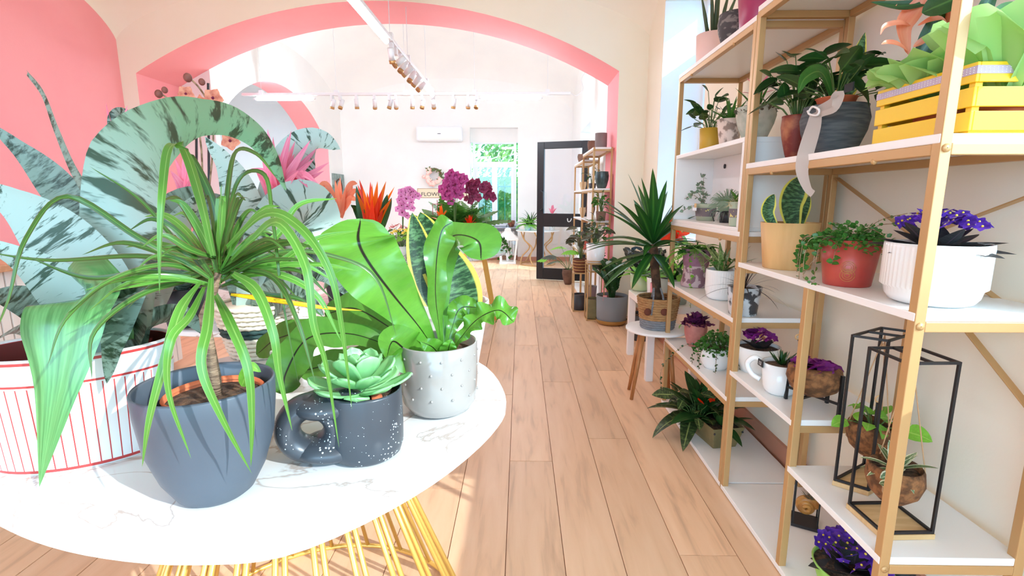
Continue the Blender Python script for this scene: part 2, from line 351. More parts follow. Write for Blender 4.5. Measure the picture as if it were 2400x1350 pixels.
struct(MB().box((NX0-.03, YF-.05, .66), (NX1+.03, YF+.3, .69)).build('trim_1', 'sill_grey' if 'sill_grey' in MATS else M('sill_grey', srgb(150, 150, 158), .5).name, smooth=False, bevel=.006))
# window in the thick right wall and the unseen shop window frame beside the camera
w2 = bpy.data.objects.new('window_2', None); C.objects.link(w2); w2.location = (XR+.38, WY0, WZ0); struct(w2)
mb = MB(); X0, X1 = XR+.36, XR+.42
mb.box((X0, WY0, WZ0), (X1, WY0+.06, 2.95)).box((X0, WY1-.06, WZ0), (X1, WY1, 2.95)).box((X0, WY0+.06, WZ0), (X1, WY1-.06, WZ0+.06)).box((X0, WY0+.06, 2.89), (X1, WY1-.06, 2.95))
mb.build('window_frame', 'white_plastic', w2, True, False)
MB().box((XR+.385, WY0+.06, WZ0+.06), (XR+.393, WY1-.06, 2.89)).build('pane', 'glass', w2, True, False)
d2 = bpy.data.objects.new('window_3', None); C.objects.link(d2); d2.location = (XR+.3, .95, 1.02); struct(d2)
mb = MB().box((XR+.28, .94, 1.02), (XR+.34, 1.0, 2.75)).box((XR+.28, -1.5, 1.02), (XR+.34, -1.44, 2.75)).box((XR+.28, -1.44, 2.69), (XR+.34, .94, 2.75)).box((XR+.28, -1.44, 1.02), (XR+.34, .94, 1.08)); mb.build('window_frame', 'black', d2, True, False)
M('added_awning', srgb(120, 190, 235), .8)  # blue picked to tint the light bouncing onto the window reveal
aw = thing('added_awning', 'unseen pale blue cover added outside to shade and tint window light', 'added_awning', (XR+T, 4.2, 2.6))  # added out of view to keep sun off the reveal and turn it blue
MB().box((XR+T, 3.2, 2.58), (XR+T+2.1, 6.2, 2.62)).build('canopy', 'added_awning', aw, True, False)
MB().box((XR+T+2.08, 3.2, 2.4), (XR+T+2.1, 6.2, 2.58)).build('sky_block_valance', 'added_awning', aw, True, False)  # added strip that cuts the sky seen by the reveal
MB().box((XR+T+.2, 3.2, 1.8), (XR+T+2.08, 3.22, 2.58)).build('sky_block_curtain', 'added_awning', aw, True, False)  # added side sheet that cuts sun and sky from the reveal
for y_ in (3.4, 6.0): MB().bar((XR+T, y_, 3.3), (XR+T+1.9, y_, 2.62), .03).build('stay', 'black', aw, True, False)
# hedge, fence bars outside the far window
M('hedge_leaf', srgb(64, 140, 70), .6, col2=srgb(150, 190, 90), nscale=3, transl=.2)
M('fence_green', srgb(40, 120, 90), .5)
rnd = random.Random(3)
mb = MB().box((-2.6, 11.75, 0), (1.6, 12.2, 1.75))
for i in range(5200):
    p = V((rnd.uniform(-2.6, 1.6), rnd.uniform(11.45, 11.78), rnd.uniform(0, 1.95)))
    a = V((rnd.gauss(0, 1), rnd.gauss(0, 1)-1, rnd.gauss(0, 1))).normalized(); u = a.orthogonal().normalized(); v_ = a.cross(u); s = rnd.uniform(.03, .06)
    mb.add([p-u*s, p-v_*s*.5, p+u*s, p+v_*s*.5], [(0, 1, 2, 3)])
hg = mb.build('hedge', 'hedge_leaf'); tag(hg, 'dense green hedge growing outside the far window', 'hedge'); hg['kind'] = 'stuff'
fn = thing('metal_fence', 'green metal bar fence standing in front of the hedge outside', 'fence', (-.5, 11.2, 0))
for i in range(16): MB().tube([(-1.7+i*.15, 11.2, 0), (-1.7+i*.15, 11.2, 1.62)], .014, 6).build('bar', 'fence_green', fn, True)
for z in (.15, 1.5): MB().box((-1.75, 11.185, z), (.6, 11.215, z+.03)).build('rail', 'fence_green', fn, True, False)
# tree crown outside
mb = MB()
for i in range(2600):
    p = V((rnd.gauss(.1, .9), rnd.gauss(15, .7), rnd.gauss(3.0, .55)))
    a = V((rnd.gauss(0, 1), rnd.gauss(0, 1), rnd.gauss(0, 1))).normalized(); u = a.orthogonal().normalized(); v_ = a.cross(u); s = rnd.uniform(.06, .12)
    mb.add([p-u*s, p-v_*s*.5, p+u*s, p+v_*s*.5], [(0, 1, 2, 3)])
tr_ = thing('tree', 'leafy tree outside behind the hedge, seen in the upper pane', 'tree', (0, 15, 0))
f_ = mb.build('crown', 'hedge_leaf', tr_, True); f_['kind'] = 'stuff'
M('bark', srgb(110, 80, 58), .9, col2=srgb(70, 50, 36), nscale=20, bump=.5, bscale=40)
MB().tube([(0, 15, 0), (.05, 15, 1.4), (.1, 15, 2.8)], [.12, .1, .06], 8).build('trunk', 'bark', tr_, True)

# ---------------------------------------------------------------- black glazed door standing open
dr = bpy.data.objects.new('door_1', None); C.objects.link(dr); struct(dr)
A, B = V((.256, 7.80, 0)), V((1.0, 7.56, 0)); dv = (B-A); wd = dv.length; ang = math.atan2(dv.y, dv.x)
dr.location = A; dr.rotation_euler = (0, 0, ang)
t = .03; zt = 2.085; s = .105
mb = MB().box((0, -t, .015), (s, t, zt)).box((wd-s, -t, .015), (wd, t, zt)).box((s, -t, zt-.1), (wd-s, t, zt)).box((s, -t, .015), (wd-s, t, .19)).box((s, -t, .83), (wd-s, t, 1.03))
mb.build('door_frame', 'black', dr, False, False, .004)
MB().box((s, -.006, 1.03), (wd-s, .006, zt-.1)).build('pane', 'glass', dr, False, False)
MB().box((s, -.006, .19), (wd-s, .006, .83)).build('pane', 'glass', dr, False, False)
MB().tube([(.075, -t, 1.08), (.075, -t-.05, 1.08), (.11, -t-.055, 1.11), (.11, -t-.055, 1.34), (.075, -t-.05, 1.37), (.075, -t, 1.37)], .011, 8).build('door_handle', 'black', dr, False)
M('white_print', (.9, .9, .9), .6)
MB().tube(spline([(wd-.30, -t-.001, .96), (wd-.295, -t-.001, .92), (wd-.27, -t-.001, .91), (wd-.25, -t-.001, .93), (wd-.24, -t-.001, .96)], 10), .007, 5).build('letter_mark', 'white_print', dr, False)

# ---------------------------------------------------------------- lamps: hanging tracks with tubes and spotlights
def spot_mesh():
    body = MB().lathe([(.001, 0), (.028, 0), (.028, .10), (.001, .10)], 12).mesh('spot_body', 'white_plastic')
    ring = MB().lathe([(.024, -.002), (.030, -.002), (.030, -.03), (.024, -.03), (.024, -.01), (.001, -.008)], 12).mesh('spot_ring', 'lamp_copper')
    arm = MB().tube([(0, 0, .05), (0, 0, .12)], .008, 6).mesh('spot_arm', 'white_plastic'); return body, ring, arm
SB, SR_, SA = spot_mesh()
def track(label, p, q, tubes, spots, hang, power):
    p, q = V(p), V(q); r = thing('track_light', label, 'lamp', (p+q)/2); d = (q-p).normalized(); L_ = (q-p).length
    MB().bar(p, q, .045, .035).build('rail', 'white_plastic', r, True, False, .004)
    for h in hang:
        a = p.lerp(q, h); MB().tube([a, a+V((0, 0, .9))], .003, 5).build('hanging_wire', 'white_plastic', r, True)
        MB().bar(a+V((0, 0, -.02)), a+V((0, 0, .05)), .055, .055).build('clip', 'white_plastic', r, True, False)
    for a, b_ in tubes:
        u, v_ = p.lerp(q, a)+V((0, 0, -.055)), p.lerp(q, b_)+V((0, 0, -.055))
        o = MB().tube([u, v_], .022, 10).build('light_tube', 'led' if power < 100 else 'led_far', r, True)
        for e_, sg in ((u, -1), (v_, 1)): MB().tube([e_, e_+d*sg*.05], [.022, .008], 8).build('tube_cap', 'white_plastic', r, True)
    for k_, (a, tilt, az) in enumerate(spots):
        c_ = p.lerp(q, a)+V((0, 0, -.14))-r.location
        MB().bar(c_+V((0, 0, .06))+r.location, c_+V((0, 0, .125))+r.location, .03, .06).build('spot_mount', 'white_plastic', r, True, False)
        b_ = inst('spotlight', SB, r, c_, (tilt*math.cos(az), tilt*math.sin(az), 0)); b_.location = c_+V((0, 0, -.02))
        inst('copper_ring', SR_, b_)
    return r
track('long white ceiling track running toward the camera under the big arch', (-1.16, 1.9, 2.64), (-1.16, 6.95, 2.64), [(.10, .535), (.86, .99)],
      [(.57, .5, 0), (.60, .9, 1.9), (.64, .6, 2.2), (.67, 1.0, 1.4), (.72, .6, 2.4), (.76, .8, 1.3), (.81, .8, 2.0)], [.13, .3, .56, .70, .9], 60)
track('white cross track hanging across the far room near the ceiling', (-3.75, 7.03, 2.63), (.66, 7.03, 2.63), [(.045, .215), (.735, .905)],
      [(.275, .3, 1.5), (.30, .4, 2.6), (.35, .2, 0), (.405, .7, .3), (.45, .3, 2), (.47, .8, .2), (.52, .35, .4), (.55, .3, 2.5), (.585, .8, .1), (.645, .2, 1), (.69, .5, .3), (.715, .5, 2.7)], [.06, .29, .50, .71, .93], 160)
cb = MB().tube(spline([(.667, 7.03, 2.63), (.74, 7.03, 2.60), (.82, 7.02, 2.68), (.80, 7.02, 2.82), (.90, 7.03, 2.95), (.985, 7.03, 3.0)], 24), .005, 6).build('power_cable', 'white_plastic'); tag(cb, 'curly white power cable from cross track to right wall', 'cable')

# ---------------------------------------------------------------- far wall: conditioner, wreath, sign
ac = thing('air_conditioner', 'white wall air conditioner above the wreath on far wall', 'air conditioner', (-1.57, YF, 2.35))
MB().box((-2.01, YF-.20, 2.35), (-1.13, YF, 2.62)).build('body', 'white_plastic', ac, True, False, .03)
MB().box((-1.95, YF-.203, 2.365), (-1.19, YF-.17, 2.40)).build('air_flap', 'white_lacq', ac, True, False, .004)
MB().box((-1.60, YF-.2035, 2.475), (-1.54, YF-.198, 2.485)).build('badge', 'black_satin', ac, True, False)
M('sign_board', srgb(240, 226, 196), .7); M('sign_rim', srgb(170, 120, 80), .6); M('sign_ink', srgb(80, 70, 66), .8)
sg = thing('wall_sign', 'cream rectangular sign reading FLOWER MARKET on far wall', 'sign', (-1.54, YF, 1.27))
MB().box((-2.06, YF-.014, 1.27), (-1.02, YF, 1.455)).build('board', 'sign_board', sg, True, False)
mb = MB()
for a, b_ in (((-2.06, 1.27), (-1.02, 1.278)), ((-2.06, 1.447), (-1.02, 1.455)), ((-2.06, 1.27), (-2.052, 1.455)), ((-1.028, 1.27), (-1.02, 1.455))): mb.box((a[0], YF-.018, a[1]), (b_[0], YF-.012, b_[1]))
mb.build('rim', 'sign_rim', sg, True, False)
def text(body, size, loc, mat, parent, rot=(math.pi/2, 0, 0), ext=.0015, name='lettering', sx=1):
    cu = bpy.data.curves.new(name, 'FONT'); cu.body = body; cu.size = size; cu.extrude = ext; cu.align_x = 'LEFT'
    o = bpy.data.objects.new(name, cu); C.objects.link(o); me = bpy.data.meshes.new_from_object(o.evaluated_get(bpy.context.evaluated_depsgraph_get())); bpy.data.objects.remove(o)
    me.materials.clear(); me.materials.append(MATS[mat]); t_ = bpy.data.objects.new(name, me); C.objects.link(t_); t_.parent = parent; t_.location = V(loc)-parent.location; t_.rotation_euler = rot; t_.scale = (sx, 1, 1); return t_
text('FLOWER MARKET', .105, (-1.99, YF-.0165, 1.305), 'sign_ink', sg, sx=1.12)
text('French', .05, (-1.62, YF-.0165, 1.395), 'sign_rim', sg)
wr = thing('flower_wreath', 'round pink flower wreath with green leaves on far wall', 'wreath', (-1.70, YF-.05, 1.70))
M('blush', srgb(246, 176, 168), .7, col2=srgb(252, 226, 214), nscale=14); M('wreath_green', srgb(96, 112, 66), .7); M('twig', srgb(120, 84, 60), .8)
MB().tube([(-1.70+.13*math.cos(a), YF-.05, 1.70+.13*math.sin(a)) for a in [i*math.pi/12 for i in range(25)]], .02, 7).build('ring', 'twig', wr, True)
fm = MB()
for k in range(3):
    for j in range(6):
        a = j*math.pi/3+k*.5; rr = .022*(3-k)/3+.006
        fm.ball((math.cos(a)*rr, -.006*k, math.sin(a)*rr), .016-.002*k, 6, 4, sc=(1, .5, 1))
fm = fm.mesh('blossom', 'blush')
lm = MB().ribbon([(0, 0, 0), (0, -.02, .03), (0, -.025, .07)], .03, lance, (0, -1, 0)).mesh('leaf', 'wreath_green')
for i in range(26):
    a = rnd.uniform(2.2, 6.0); q = rnd.gauss(.135, .022); inst('blossom', fm, wr, (q*math.cos(a), -.035, q*math.sin(a)), (0, a, 0), rnd.uniform(.8, 1.25))
for i in range(42):
    a = rnd.uniform(-.4, 2.6) if i < 32 else rnd.uniform(0, 6.28); q = rnd.gauss(.145, .025); inst('leaf', lm, wr, (q*math.cos(a), -.03, q*math.sin(a)), (rnd.uniform(-.3, .3), rnd.uniform(0, 6.28), 0), rnd.uniform(.6, 1))
# picture canvas on the stub of the left far wall
M('canvas_grey', srgb(150, 164, 160), .8, col2=srgb(104, 128, 120), nscale=9); M('canvas_skin', srgb(236, 150, 120), .8); M('canvas_dark', srgb(90, 56, 46), .8)
pc = thing('canvas_picture', 'grey green canvas picture hung beside the far arch pillar', 'picture', (XFL, 9.78, 1.0))
MB().box((XFL, 9.52, 1.02), (XFL+.03, 10.1, 1.72)).build('canvas', 'canvas_grey', pc, True, False)
mb = MB(); mb.tube(spline([(XFL+.031, 9.68, 1.1), (XFL+.031, 9.7, 1.35), (XFL+.031, 9.62, 1.52), (XFL+.031, 9.8, 1.62), (XFL+.031, 9.95, 1.5), (XFL+.031, 9.9, 1.3)], 20), .016, 5); mb.build('painted_line', 'canvas_dark', pc, True)
MB().ball((XFL+.03, 9.8, 1.45), .13, 14, 8, sc=(.02, .75, 1)).build('painted_shape', 'canvas_skin', pc, True)

# ---------------------------------------------------------------- radiators
def radiator(label, o, d, n, pitch, z0, z1, mat='white_lacq', dep=.06):
    o = V(o); d = V(d).normalized(); r = thing('radiator', label, 'radiator', o); nn = V((-d.y, d.x, 0))
    for i in range(n):
        a = o+d*(i*pitch); MB().bar(a+V((0, 0, z0)), a+V((0, 0, z1)), pitch*.8, dep, up=nn).build('fin', mat, r, True, False, .008)
    for z in (z0+.04, z1-.04): MB().bar(o-d*pitch*.4+V((0, 0, z)), o+d*(n-.6)*pitch+V((0, 0, z)), dep*.5, .03).build('header', mat, r, True, False)
    return r
radiator('cream ribbed radiator under the far window sill', (-.86, YF+.13, 0), (1, 0, 0), 14, .055, .10, .60)

# ---------------------------------------------------------------- white slatted counter with a wooden top
M('counter_wood', srgb(216, 160, 122), .5, col2=srgb(200, 142, 104), nscale=6, stretch=(1, 6, 6))
M('slat_white', srgb(236, 228, 222), .6); M('slat_shadow', srgb(206, 196, 196), .7)
ct = thing('shop_counter', 'white slatted shop counter with wooden top in front of pink wall', 'counter', (-2.9, 2.6, 0))
MB().box((-3.12, 1.0, .06), (-2.57, 3.62, .90)).build('body', 'slat_shadow', ct, True, False)
MB().box((-3.18, .96, .90), (-2.50, 3.66, .935)).build('counter_top', 'counter_wood', ct, True, False, .006)
MB().box((-3.08, 1.03, 0), (-2.62, 3.58, .06)).build('plinth', 'black_satin', ct, True, False)
sm = MB().box((-.008, -.021, .06), (.008, .021, .90)).mesh('slat', 'slat_white', False)
for i in range(50): inst('slat', sm, ct, (-2.562+2.9, 1.03+i*.052-2.6, 0))
sm2 = MB().box((-.021, -.008, .06), (.021, .008, .90)).mesh('slat', 'slat_white', False)
for i in range(10): inst('slat', sm2, ct, (-2.60-i*.052+2.9, 3.628-2.6, 0))

# ---------------------------------------------------------------- gold shelf units with white boards
def shelf_unit(label, x0, x1, y0, y1, ztop, boards, rails, mids=(), braces=(), pw=.024, box=None, mat='gold'):
    r = thing('shelf_unit', label, 'shelf', (x0, y0, 0))
    P = lambda p, q, w_=pw, nm='rail', h=None: MB().bar(p, q, w_, h or w_).build(nm, mat, r, True, False, .002)
    h = pw/2
    for x_ in (x0+h, x1-h):
        for y_ in (y0+h, y1-h): P((x_, y_, 0), (x_, y_, ztop), pw, 'post')
    for y_, zz in mids:
        for x_ in (x0+h, x1-h): P((x_, y_, 0), (x_, y_, zz), pw, 'post')
    for z, ya, yb, front in boards:
        MB().box((x0-.001, ya+pw*.1, z-.02), (x1, yb-pw*.1, z)).build('board', 'white_lacq', r, True, False, .002)
        for y_ in (ya+h, yb-h): P((x0+pw, y_, z-.02-h), (x1-pw, y_, z-.02-h))
        if front:
            for x_ in (x0+h, x1-h): P((x_, ya+pw, z-.02-h), (x_, yb-pw, z-.02-h))
        for s_ in ((.22, .78) if front else ()): MB().ball((x0+.004, ya+(yb-ya)*s_, z-.02-pw), .008, 6, 4).build('board_clip', mat, r, True)
    for a, b_ in braces: P((x1-.006, a[0], a[1]), (x1-.006, b_[0], b_[1]), .022, 'brace', .004)
    for y_ in (y0-.001,):
        for z, ya, yb, front in boards:
            if ya == y0: MB().lathe([(.009, 0), (.009, .003), (.001, .004)], 10).build('bolt', mat, r).matrix_local = Matrix.Translation((h, -.0, z-.03)) @ Matrix.Rotation(math.pi/2, 4, 'X')
    return r
SX0, SX1 = .878, 1.225
Y0, Y1, Y2, YM = 1.10, 2.025, 2.965, 1.535
shelf_unit('nearest tall gold and white shelf unit with a yellow crate on it', SX0, SX1, Y0, Y1, 1.95,
           [(1.95, Y0, Y1, 1), (1.385, Y0, Y1, 1), (1.0, Y0, Y1, 0), (.545, YM, Y1, 0), (.39, Y0, YM, 0), (.025, Y0, Y1, 0)], (), [(YM, .98)],
           [((2.0, 1.33), (1.13, .93)), ((1.13, 1.30), (1.9, 1.0)), ((1.45, .97), (1.13, .74))])
fu = shelf_unit('second gold and white shelf unit with a white cube compartment', SX0, SX1, Y1+.005, Y2, 1.925,
           [(1.925, Y1+.005, Y2, 1), (1.12, Y1+.005, Y2, 1), (.765, Y1+.005, Y2, 1), (.42, Y1+.005, Y2, 1), (.025, Y1+.005, Y2, 0)], (), (), [((2.93, .7), (2.06, .45))])
a, b_ = Y1+.03, Y2-.03; CX1 = 1.10
mb = MB().box((SX0, a, 1.12), (CX1, b_, 1.135)).box((SX0, a, 1.47), (CX1, b_, 1.49)).box((SX0, a, 1.135), (CX1, a+.018, 1.47)).box((SX0, b_-.018, 1.135), (CX1, b_, 1.47)).box((CX1-.015, a+.018, 1.135), (CX1, b_-.018, 1.47))
mb.build('cube_compartment', 'white_lacq', fu, True, False, .002)
for q in (2.2, 2.75): MB().lathe([(.012, 0), (.012, .004), (.001, .005)], 10).build('screw_cap', 'black_satin', fu).matrix_local = Matrix.Translation((CX1-.017-SX0, q-Y1-.005, 1.42)) @ Matrix.Rotation(-math.pi/2, 4, 'Y')
# third unit in the archway
TX0, TX1 = .755, .96
mid = shelf_unit('slim gold shelf unit crowded with pots inside the pink archway', TX0, TX1, 5.40, 6.30, 1.78, [(1.78, 5.40, 6.30, 1), (1.36, 5.4, 6.3, 1), (1.02, 5.40, 6.30, 0), (.50, 5.4, 6.3, 1), (.04, 5.4, 6.3, 0)], (), pw=.02)
shelf_unit('farthest slim gold shelf unit next to the open black door', TX0, TX1, 6.305, 7.25, 1.72, [(1.72, 6.305, 7.25, 1), (1.36, 6.305, 7.25, 0), (1.0, 6.305, 7.25, 0), (.60, 6.305, 7.25, 1), (.04, 6.305, 7.25, 0)], (), pw=.02)

# ---------------------------------------------------------------- tables
def outline(pts, n=72):
    q = pts+[pts[0]]; P = [V((*p, 0)) for p in pts]; m = len(P); out = []
    for i in range(n):
        u = i/n*m; j = int(u); t_ = u-j; a, b_, c_, d = P[(j-1) % m], P[j], P[(j+1) % m], P[(j+2) % m]
        out.append(.5*((2*b_)+(c_-a)*t_+(2*a-5*b_+4*c_-d)*t_*t_+(3*b_-a-3*c_+d)*t_**3))
    return out
def top(pts, z, th, name, mat, root, n=72):
    P = outline(pts, n); mb = MB(); c_ = sum(P, V())/len(P); vs = []
    for ins, zz in ((.006, z-th), (0, z-th+.004), (0, z-.004), (.006, z)):
        for p in P: d = (c_-p).normalized(); vs.append((p.x+d.x*ins, p.y+d.y*ins, zz))
    fs = [(i*n+k, i*n+(k+1) % n, (i+1)*n+(k+1) % n, (i+1)*n+k) for i in range(3) for k in range(n)]
    mb.add(vs, fs+[tuple(range(n))[::-1], tuple(3*n+k for k in range(n))]); return mb.build(name, mat, root, True, False)
t1 = thing('marble_table', 'oval white marble table with gold rod base in the foreground', 'table', (-.55, 1.16, 0))
top([(-.473, .636), (-.327, .668), (-.17, .835), (-.06, 1.06), (-.04, 1.246), (-.133, 1.51), (-.36, 1.68), (-.64, 1.72), (-.86, 1.64), (-1.02, 1.40), (-1.07, 1.1), (-1.03, .90), (-.93, .77), (-.80, .70), (-.64, .652)], .75, .026, 'table_top', 'marble', t1)
for i in range(22):
    a = 2*math.pi*i/22+.1
    for da in (0, .07): MB().tube([(-.57+.18*math.cos(a+da), 1.17+.18*math.sin(a+da), .724), (-.57+.45*math.cos(a+da), 1.17+.45*math.sin(a+da), .012)], .0065, 7).build('rod', 'gold_bright', t1, True)
for rr, z in ((.45, .012), (.18, .716)): MB().tube([(-.57+rr*math.cos(k*math.pi/20), 1.17+rr*math.sin(k*math.pi/20), z) for k in range(41)], .008, 7).build('ring', 'gold_bright', t1, True)
def splay_table(label, cx, cy, rx, ry, z=.75):
    r = thing('marble_table', label, 'table', (cx, cy, 0))
    top([(cx+rx*math.cos(a)*(1+.06*math.cos(3*a)), cy+ry*math.sin(a)) for a in [i*math.pi/6 for i in range(12)]], z, .025, 'table_top', 'marble', r)
    for a in (.35, 1.9, 3.5, 5.3):
        p = V((cx+rx*.72*math.cos(a), cy+ry*.72*math.sin(a), z-.025)); q = V((cx+rx*.92*math.cos(a), cy+ry*.92*math.sin(a), 0)); MB().bar(p, q, .05, .03).build('leg', 'gold_bright', r, True, False)
    for a in (0, 1.05, 2.1):
        c1, s1 = math.cos(a), math.sin(a)
        for e_ in (-1, 1): MB().tube([(cx+rx*.5*c1*e_, cy+ry*.5*s1*e_, z-.025), (cx, cy, z*.5), (cx-rx*.5*c1*e_, cy-ry*.5*s1*e_, .01)], .012, 6).build('cross_rod', 'gold', r, True)
    return r
splay_table('white marble table with gold legs crowded with orchids before the far window', -.80, 4.85, .62, .82)
splay_table('second marble table right behind the foreground one under guzmania plants', -1.16, 2.44, .74, .60)
# ================================================================ PLANT AND POT BUILDERS
M('soil', srgb(58, 40, 30), .95, col2=srgb(104, 76, 56), nscale=60, bump=1, bscale=90)
M('terracotta', srgb(214, 112, 70), .8); M('stem_green', srgb(90, 120, 60), .6); M('stem_brown', srgb(120, 92, 66), .85, col2=srgb(176, 150, 118), nscale=30)
G = srgb
Mleaf('lf_drac_lit', G(86, 140, 52), mid=G(140, 186, 92), edge=G(150, 180, 110), edgew=.035, midw=.06, rough=.28, transl=.35, bscale=(14, 1.5), bamt=(.3, .7), coat=.3)  # lit copy of the dracaena leaf, brighter green for sunlit leaves
Mleaf('lf_drac_shade', G(58, 92, 36), mid=G(92, 140, 56), edge=G(120, 70, 50), edgew=.05, midw=.08, rough=.32, transl=.2, bscale=(14, 1.5), bamt=(.3, .7))  # shaded copy of the dracaena leaf, shade put into the olive colour
Mleaf('lf_yellow', G(226, 190, 30), edge=G(190, 80, 20), edgew=.1, transl=.3)
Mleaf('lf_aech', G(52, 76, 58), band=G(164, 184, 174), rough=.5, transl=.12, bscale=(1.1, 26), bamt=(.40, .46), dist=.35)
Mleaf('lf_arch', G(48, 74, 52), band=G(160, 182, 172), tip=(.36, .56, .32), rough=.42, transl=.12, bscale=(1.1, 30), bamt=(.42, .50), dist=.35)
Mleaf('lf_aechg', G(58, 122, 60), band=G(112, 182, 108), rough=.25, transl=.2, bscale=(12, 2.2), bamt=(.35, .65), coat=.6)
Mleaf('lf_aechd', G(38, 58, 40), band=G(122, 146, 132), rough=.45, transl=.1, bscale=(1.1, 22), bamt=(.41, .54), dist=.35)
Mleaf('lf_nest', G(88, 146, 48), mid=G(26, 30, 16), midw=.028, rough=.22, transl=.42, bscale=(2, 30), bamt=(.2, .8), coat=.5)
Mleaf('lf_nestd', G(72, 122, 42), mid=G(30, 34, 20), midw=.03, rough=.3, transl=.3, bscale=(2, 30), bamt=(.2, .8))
Mleaf('lf_snake', G(30, 62, 34), band=G(92, 134, 84), edge=G(222, 206, 84), edgew=.13, rough=.4, transl=.1, bscale=(2.5, 26), bamt=(.46, .6))
Mleaf('lf_cyl', G(44, 62, 36), band=G(96, 112, 70), rough=.5, transl=0, bscale=(1, 12), bamt=(.4, .6))
Mleaf('lf_succ', G(132, 200, 128), band=G(160, 216, 150), rough=.35, transl=.2, bscale=(2, 2), bamt=(.3, .7))
Mleaf('lf_pinkbract', G(240, 110, 150), band=G(250, 168, 186), rough=.5, transl=.3, bscale=(6, 2), bamt=(.3, .7))
Mleaf('lf_orange', G(244, 84, 12), band=G(250, 140, 20), rough=.35, transl=.35, bscale=(5, 1.5), bamt=(.3, .7))
Mleaf('lf_red', G(222, 34, 16), band=G(240, 70, 16), rough=.35, transl=.3, bscale=(5, 1.5), bamt=(.3, .7))
Mleaf('lf_salmon', G(240, 126, 92), band=G(246, 158, 120), rough=.4, transl=.3, bscale=(5, 1.5), bamt=(.3, .7))
Mleaf('lf_dark', G(34, 70, 30), mid=G(70, 110, 50), midw=.05, rough=.3, transl=.15, bscale=(4, 8), bamt=(.3, .7))
Mleaf('lf_mid', G(58, 108, 40), mid=G(110, 150, 70), midw=.05, rough=.35, transl=.25, bscale=(4, 6), bamt=(.3, .7))
Mleaf('lf_light', G(120, 180, 60), mid=G(160, 210, 90), midw=.06, rough=.4, transl=.35, bscale=(4, 6), bamt=(.3, .7))
Mleaf('lf_palm', G(88, 140, 60), rough=.4, transl=.3, bscale=(4, 4), bamt=(.3, .7))
Mleaf('lf_grey', G(120, 140, 116), rough=.6, transl=.15, bscale=(3, 5), bamt=(.3, .7))
Mleaf('lf_blackgrass', G(52, 44, 44), rough=.4, transl=.05)
Mleaf('lf_velvet', G(46, 44, 44), mid=G(84, 66, 76), rough=.7, transl=.1)
Mleaf('lf_varieg', G(96, 120, 76), edge=G(232, 232, 196), edgew=.16, mid=G(200, 212, 170), midw=.06, transl=.2)
Mleaf('lf_calathea', G(46, 60, 32), mid=G(150, 160, 90), band=G(92, 110, 60), rough=.35, transl=.15, bscale=(2, 16), bamt=(.48, .6))
Mleaf('lf_alo', G(86, 120, 60), edge=G(196, 204, 150), edgew=.08, band=G(130, 160, 96), transl=.1, bscale=(2, 20))
for nm, c1, c2 in (('violet', G(70, 30, 150), G(110, 60, 190)), ('purple', G(110, 20, 110), G(150, 40, 140)), ('magenta', G(176, 38, 120), G(206, 90, 160)), ('lilac', G(232, 130, 200), G(246, 176, 222)), ('orchid_orange', G(214, 122, 96), G(236, 164, 130)), ('orchid_wine', G(120, 24, 60), G(160, 50, 96)), ('bud_brown', G(130, 70, 62), G(160, 100, 86)), ('coral', G(246, 110, 96), G(250, 150, 120)), ('cabbage', G(90, 30, 86), G(130, 50, 110)), ('flower_pink', G(236, 130, 140), G(246, 186, 180)), ('yellow_eye', G(250, 220, 60), G(250, 230, 120))):
    M(nm, c1, .55, col2=c2, nscale=30, transl=.25)

def arc(L, e0, de, n=7):
    p = V((0, 0, 0)); out = [p.copy()]
    for i in range(n):
        e = e0-de*((i+.5)/n)**1.2; p = p+V((math.cos(e), 0, math.sin(e)))*L/n; out.append(p.copy())
    return out
def leafmesh(L, w, e0, de, mat, prof=strap, fold=.25, wave=0, ns=2, seg=9, wfreq=5):
    pts = arc(L, e0, de); mb = MB(); mb.ribbon(pts, w, prof, (-.3, 0, 1), fold, ns, wave=wave, seg=seg, wfreq=wfreq); return mb.mesh('leaf', mat)
def rosette(root, n, L, w, e, de, mat, z0=0, c=(0, 0), prof=strap, fold=.25, r0=0, wave=0, name='leaf', k=4, jit=.25, a0=0, ns=2, rnd=None, seg=9):
    """n leaves turned round one heart; e = (outer, inner) rise angles; meshes shared"""
    rnd = rnd or random; ms = []
    for i in range(k):
        f = i/max(1, k-1); ee = e[0]+(e[1]-e[0])*f; ms.append(leafmesh(L*(1-.25*f), w*(1-.15*f), ee, de*(1-.5*f), mat, prof, fold, wave, ns, seg))
    for i in range(n):
        j = min(k-1, int(i/n*k)); a = a0+i*2.39996+rnd.uniform(-jit, jit); s = rnd.uniform(.82, 1.12)
        inst(name, ms[j], root, (c[0]+r0*math.cos(a), c[1]+r0*math.sin(a), z0), (rnd.uniform(-.12, .12), rnd.uniform(-.12, .12), a), s)
